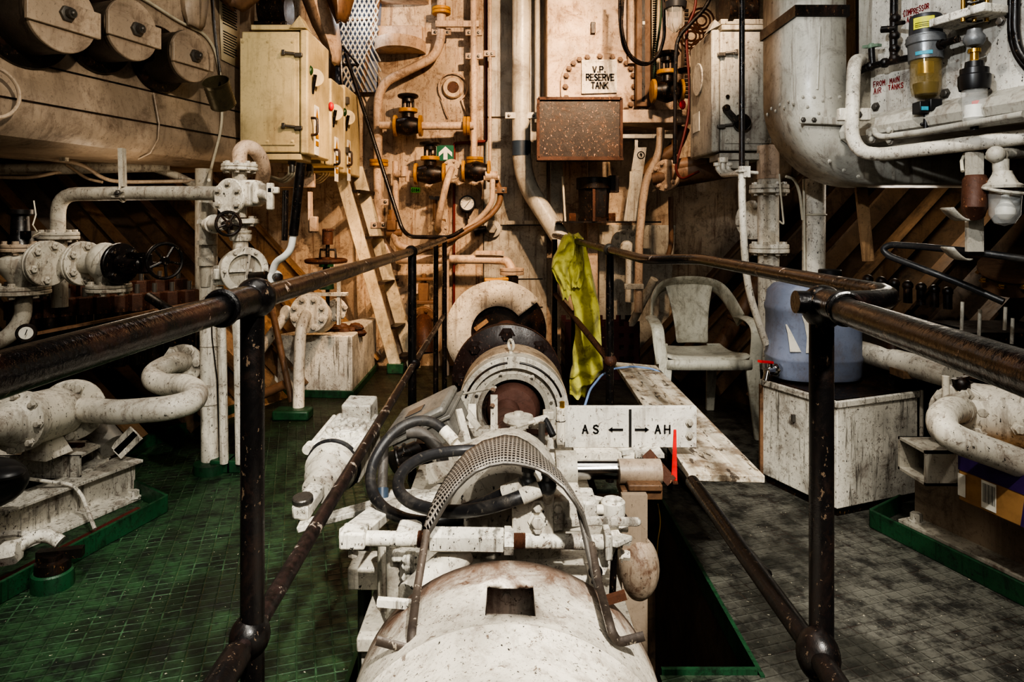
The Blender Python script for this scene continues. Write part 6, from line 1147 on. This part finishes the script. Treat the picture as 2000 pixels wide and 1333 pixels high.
# dark engine in recess
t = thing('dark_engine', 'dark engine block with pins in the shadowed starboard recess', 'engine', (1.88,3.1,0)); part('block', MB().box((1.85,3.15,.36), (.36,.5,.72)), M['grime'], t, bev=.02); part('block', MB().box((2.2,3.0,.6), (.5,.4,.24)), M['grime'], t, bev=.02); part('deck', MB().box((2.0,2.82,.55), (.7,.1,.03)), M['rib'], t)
for i in range(7): part('knob', MB().cyl(P(1695+i*26,548+i*4,3.3), P(1695+i*26,580+i*4,3.3), .02).ball(P(1695+i*26,546+i*4,3.3), .026, 10), M['grime'], t)
for px, y0, y1 in ((1880,590,645),(1914,605,660),(1964,600,645),(1978,622,672)): part('pin', MB().cyl(P(px,y0,2.75), P(px-2,y1,2.75), .007), M['greyw'], t)
part('round_cover', MB().lathe(P(1970,560,2.9), (-.2,-.4,1), [(0,.1),(.06,.1),(.08,.12),(.1,.12),(.1,0)], 24), M['brownpipe'], t); bolts(t, P(1968,542,2.86), (-.2,-.4,1), .1, 8, .012, .016, M['brass'])
mk('suction_pipe', MB().tube(pp((1660,682,3.1),(1700,692,3.05),(1860,735,2.6)), .05, 18), M['white'], 'fat white pipe leading from the jug bench to the pump', 'pipe'); mk('hose_clip', MB().torus(P(1805,722,2.78), (.5,-.5,-.3), .052, .008), M['rubber'], 'black hoop strapped round the fat white pipe', 'clip')
# starboard pump
t = thing('pump', 'white pump with round bolted flange beside the cardboard box', 'pump', P(1930,860,2.3)); ax = V((-.72,-.69,0)).normalized(); flange(t, P(1880,805,2.42), ax, .1, .02, M['white'], 6, .018, double=True, ph=.3)
part('barrel', MB().cyl(P(1885,800,2.45), P(2120,835,2.2), .1, n=32).cyl(P(1985,812,2.35), P(2010,816,2.32), .11, n=32), M['white'], t); bolt_list(t, pp((1990,838,2.25)), (-.4,-.9,0), .016, .02, M['white'])
part('top_cock', MB().cyl(P(1885,745,2.45), P(1885,775,2.45), .025).ball(P(1878,752,2.4), .03, 10).bar(P(1862,745,2.4), P(1890,738,2.4), .02, .015), M['grime'], t); part('riser', MB().cyl(P(1847,735,2.38), P(1848,800,2.38), .012), M['white'], t)
t = thing('bent_pipe', 'thick white pipe bending out of the pump flange over the cardboard box', 'pipe', P(1900,870,2.2)); part('pipe', MB().tube(pp((1878,800,2.36),(1852,802,2.26),(1838,818,2.2),(1842,842,2.16),(1875,862,2.14),(1960,892,2.12),(2080,940,2.1)), .046, 20, .05), M['white'], t); part('end_collar', MB().torus(P(1868,800,2.33), (.7,.7,0), .048, .006), M['greyw'], t)
t = thing('box_beam', 'grey-white box section beam with open end beneath the starboard pump', 'beam', P(1850,950,2.4)); x0 = P(1808,0,2.4).x; x1 = x0+.9; z0, z1 = P(0,950,2.4).z, P(0,882,2.4).z; m = MB()
for bx in (((x0+x1)/2,2.405,(z0+z1)/2,x1-x0,.01,z1-z0),((x0+x1)/2,2.565,(z0+z1)/2,x1-x0,.01,z1-z0),((x0+x1)/2,2.485,z1-.005,x1-x0,.17,.01),((x0+x1)/2,2.485,z0+.005,x1-x0,.17,.01)): m.box(bx[:3], bx[3:])
part('tube', m, M['greyw'], t)
t = thing('base_beam', 'brown-white I-beam machine base inside the starboard coaming', 'beam', (1.65,2.4,0)); a, b = V((1.63,2.66,0)), V((2.1,1.3,0)); s = V((.94,.33,0)).normalized()
part('web', MB().obox(a, b-a, s*.012, V((0,0,.22))), M['tan'], t); part('top_flange', MB().obox(a - s*.05 + V((0,0,.215)), b-a, s*.15, V((0,0,.012))), M['greyw'], t, bev=.003); part('bottom_flange', MB().obox(a - s*.09, b-a, s*.2, V((0,0,.015))), M['greyw'], t, bev=.003); bolt_list(t, [a - s*.045 + (b-a)*.03 + V((0,0,.015))], zz, .022, .035, M['white2'])
t = thing('cardboard_box', 'torn brown cardboard box with purple print and barcode label under the bent pipe', 'box', (1.72,2.3,.23)); a, b = P(1872,975,2.3), P(2040,1040,2.02); d = b-a; d.z = 0; a.z = .228; up = V((0,0,.17)); s2 = V((d.y*-1, d.x, 0)).normalized(); s2 = s2 if s2.x > 0 else -s2
part('carton', MB().obox(a, d, s2*.22, up), M['cardboard'], t, bev=.004); o_ = -s2*.002
part('purple_print', MB().add([a+o_+up*.62, a+o_+d*.98+up*.62, a+o_+d*.98+up*.98, a+o_+up*.98], [[0,1,2,3]]).add([a+o_+up*.02+d*.75, a+o_+d*.98+up*.02, a+o_+d*.98+up*.62, a+o_+up*.62+d*.8], [[0,1,2,3]]), M['purple'], t)
m = MB(); m.add([a+o_*1.5+d*.30+up*.06, a+o_*1.5+d*.48+up*.06, a+o_*1.5+d*.48+up*.6, a+o_*1.5+d*.30+up*.6], [[0,1,2,3]]); part('label', m, M['signw'], t); m = MB(); m.add([a+o_*1.5+d*.0+up*.1, a+o_*1.5+d*.1+up*.1, a+o_*1.5+d*.1+up*.55, a+o_*1.5+up*.55], [[0,1,2,3]]); part('label', m, M['signw'], t); m = MB()
for i in range(11): f = .32+i*.014; w_ = .004+.004*(i*7 % 3)/2; m.add([a+o_*2.2+d*f+up*.18, a+o_*2.2+d*(f+w_)+up*.18, a+o_*2.2+d*(f+w_)+up*.55, a+o_*2.2+d*f+up*.55], [[0,1,2,3]])
part('barcode', m, M['ink'], t)
part('torn_flap', MB().add([a+up+d*.3, a+up+d*.55, a+up*1.35+d*.45+s2*-.03], [[0,1,2]]), M['cardboard'], t, solid=.004)
t = thing('coaming', 'dark green deck coaming strip at the starboard pump base', 'coaming', (1.5,2.4,0)); a, b = G(1700,1030), V((1.85,1.3,0)); part('strip', MB().bar(a+V((0,0,.035)), b+V((0,0,.035)), .012, .07).bar(a+V((0,0,.035)), a+V((.2,.14,.035)), .012, .07), M['green'], t, bev=.003); part('gutter', MB().obox(a+V((.02,0,.002)), b-a, V((.06,.02,0)), V((0,0,.004))), M['red'], t)
# white bench box
t = thing('bench_box', 'white paint-chipped locker box with dark worn lid, standing on the deck', 'locker', (1.4,2.95,0)); c0 = V((1.325,2.67,0)); u = V((-.155,.38,0)); w_ = V((.425,.165,0)); hb = .475
part('plinth', MB().obox(c0 + u*.03 + w_*.03, u*.94, w_*.94, V((0,0,.05))), M['grime'], t); part('carcass', MB().obox(c0 + V((0,0,.035)), u, w_, V((0,0,hb-.06))), M['white2'], t, bev=.004)
part('lid', MB().obox(c0 - u*.02 - w_*.02 + V((0,0,hb-.035)), u*1.04, w_*1.04, V((0,0,.03))), M['white2'], t, bev=.006); part('worn_top', MB().obox(c0 + V((0,0,hb-.004)) - u*.0, u, w_, V((0,0,.004))), M['grime'], t)
part('corner_post', MB().obox(c0 + u + V((-.012,-.006,0)), V((.016,0,0)), V((0,.016,0)), V((0,0,hb-.03))), M['brownpipe'], t); part('staple', MB().box(c0 + u*.52 + V((-.012,-.004,.345)), (.014,.014,.03)), M['steel'], t); part('conduit', MB().tube([c0+w_+V((.012,-.006,.02)), c0+w_+V((.012,-.006,hb))], .008, 8), M['white'], t)
# jug
t = thing('water_jug', 'large blue-grey plastic jug with black cap and red-handled tap on the locker box', 'jug', (1.40,3.06,hb)); c = V((1.405,3.06,hb)); m = MB(); prof = [(0,.8),(.012,.93),(.03,.97),(.085,.97),(.095,.985),(.105,.99),(.115,.965),(.30,.965),(.315,.99),(.335,.99),(.345,.965),(.40,.93),(.43,.8),(.442,.5),(.445,0)]
rows = []
for z, r in prof:
    rows.append([c + V(((abs(math.cos(a))**.7)*(1 if math.cos(a) > 0 else -1)*.205*r, (abs(math.sin(a))**.7)*(1 if math.sin(a) > 0 else -1)*.16*r, z)) for a in [2*PI*i/48 for i in range(48)]])
m.sheet(rows, closed=True); m.f.append(list(range(48))[::-1]); part('jug_body', m, M['jug'], t)
q = c + V((.08,0,.43)); part('neck', MB().cyl(q, q+V((0,0,.045)), .045, n=28), M['jug'], t); part('cap', MB().lathe(q+V((0,0,.035)), zz, [(0,.05),(.028,.05),(.032,.045),(.032,0)], 36), M['blackplastic'], t)
q = c + V((-.205,-.10,.06)); e = V((-.75,-.55,0)).normalized(); part('tap', MB().cyl(q - e*.02, q+e*.08, .017).hexn(q, e, .03, .02).cyl(q+e*.07, q+e*.085-V((0,0,.04)), .014).cyl(q+e*.05, q+e*.05+V((0,0,.03)), .012), M['chrome'], t); part('tap_handle', MB().bar(q+e*.04+V((0,0,.035)), q+e*.13+V((0,0,.05)), .02, .01), M['redp'], t)
m = MB()
def on_jug(px, py):
    d = P(px,py,1.0) - V((0,0,H)); o = V((0,0,H))
    for i in range(4000):
        p = o + d*(2.6 + i*.0002); a = abs((p.x-c.x)/.2085)**(2/.7) + abs((p.y-c.y)/.1555)**(2/.7)
        if a <= 1: return p - d.normalized()*.003
    return o + d*2.85
def patch(rows):
    return MB().sheet([[on_jug(xl+(xr-xl)*k/6, y) for k in range(7)] for y, xl, xr in rows])
part('torn_label', patch([(634,1534,1537),(650,1538,1546),(670,1541,1556),(688,1543,1565)]), M['signw'], t); part('torn_label', patch([(617,1566,1584),(632,1571,1592),(660,1576,1596),(690,1574,1592)]), M['signw'], t)
# chair
t = thing('plastic_chair', 'grubby white plastic armchair in the dim corner beside the locker box', 'chair', (1.11,3.9,0)); cx_, y0, y1 = 1.11, 3.68, 4.12; sh = .445; R_ = Matrix.Rotation(.0, 3, 'Z')
g = []
for i in range(13):
    f = i/12; y = y0 - .03 + (y1-y0+.03)*f; hw = .235 - .03*f; z = sh + .012*math.cos(PI*f*1.2) - (.02 if i == 0 else 0) - .02*math.sin(PI*f)
    g.append([V((cx_ + hw*k/6, y, z - .012*(1-(k/6)**2) + (.012 if abs(k) == 6 else 0))) for k in range(-6, 7)])
part('seat', MB().sheet(g), M['plastic'], t, solid=.014, sub=1); part('seat_apron', MB().sheet([[V((cx_ + .235*k/6, y0-.03-.01*math.cos(PI*k/12), sh-.01 - dz)) for k in range(-6, 7)] for dz in (0, .055)]), M['plastic'], t, solid=.008)
def by(z): return y1 - .03 + (z-sh)*.22
g = []
for i in range(9):
    f = i/8; z = sh + .0 + .375*f; hw = .10 + .06*f*f; g.append([V((cx_ + .03 + hw*k/4, by(z) + .02*(1-(k/4)**2), z)) for k in range(-4, 5)])
part('backrest', MB().sheet(g), M['plastic'], t, solid=.012, sub=1)
def strip(pts, w0, w1=None, up=None, th=.016):
    m = MB(); m.tube(pts, w0, 12, .08, flat=th/w0 if w0 else 1, up=up); return m
top = [V((cx_+.03-.27, by(.63)-.12, .60)), V((cx_+.03-.245, by(.72)-.03, .70)), V((cx_+.03-.19, by(.79), .785)), V((cx_+.03-.08, by(.82)+.015, .815)), V((cx_+.03+.08, by(.82)+.015, .815)), V((cx_+.03+.19, by(.79), .785)), V((cx_+.03+.245, by(.72)-.03, .70)), V((cx_+.03+.27, by(.63)-.12, .60))]
part('back_arch', MB().tube(top, .058, 12, .1, flat=.22, up=(0,0,1)), M['plastic'], t)
for s in (-1, 1):
    xs = cx_ + .03*0 + s*.275
    part('armrest', MB().tube([V((cx_+.03+s*.265, by(.63)-.10, .615)), V((xs, y1-.25, .635)), V((xs, y0+.08, .63)), V((xs+s*.0, y0+.0, .60)), V((xs-s*.005, y0-.01, .52)), V((xs-s*.02, y0-.02, sh-.03))], .034, 12, .06, flat=.4, up=(1,0,0)), M['plastic'], t)
    part('front_leg', MB().prism([V((xs-s*.0, y0-.03, sh)), V((xs-s*.075, y0-.03, sh-.03)), V((xs-s*.035, y0-.07, 0)), V((xs+s*.015, y0-.07, 0))], (0,.03,0)), M['plastic'], t, bev=.008)
    part('front_leg_flange', MB().prism([V((xs+s*.0, y0-.03, sh)), V((xs+s*.0, y0+.07, sh)), V((xs+s*.015, y0-.03, 0)), V((xs+s*.015, y0-.07, 0))], (-s*.014,0,0)), M['plastic'], t, bev=.004)
    part('rear_leg', MB().prism([V((cx_+s*.19, y1-.04, sh)), V((cx_+s*.12, y1-.04, sh)), V((cx_+s*.15, y1+.08, 0)), V((cx_+s*.20, y1+.08, 0))], (0,.03,0)), M['plastic'], t, bev=.006)
# hull pipes behind the chair
mk('hull_pipe', MB().cyl(V((1.35,4.5,.2)), V((1.75,4.5,.85)), .05).torus(V((1.55,4.5,.525)), (.5,0,.8), .055, .015), M['brownpipe'], 'brown slanting pipe with a coupling seen through the chair arm', 'pipe')
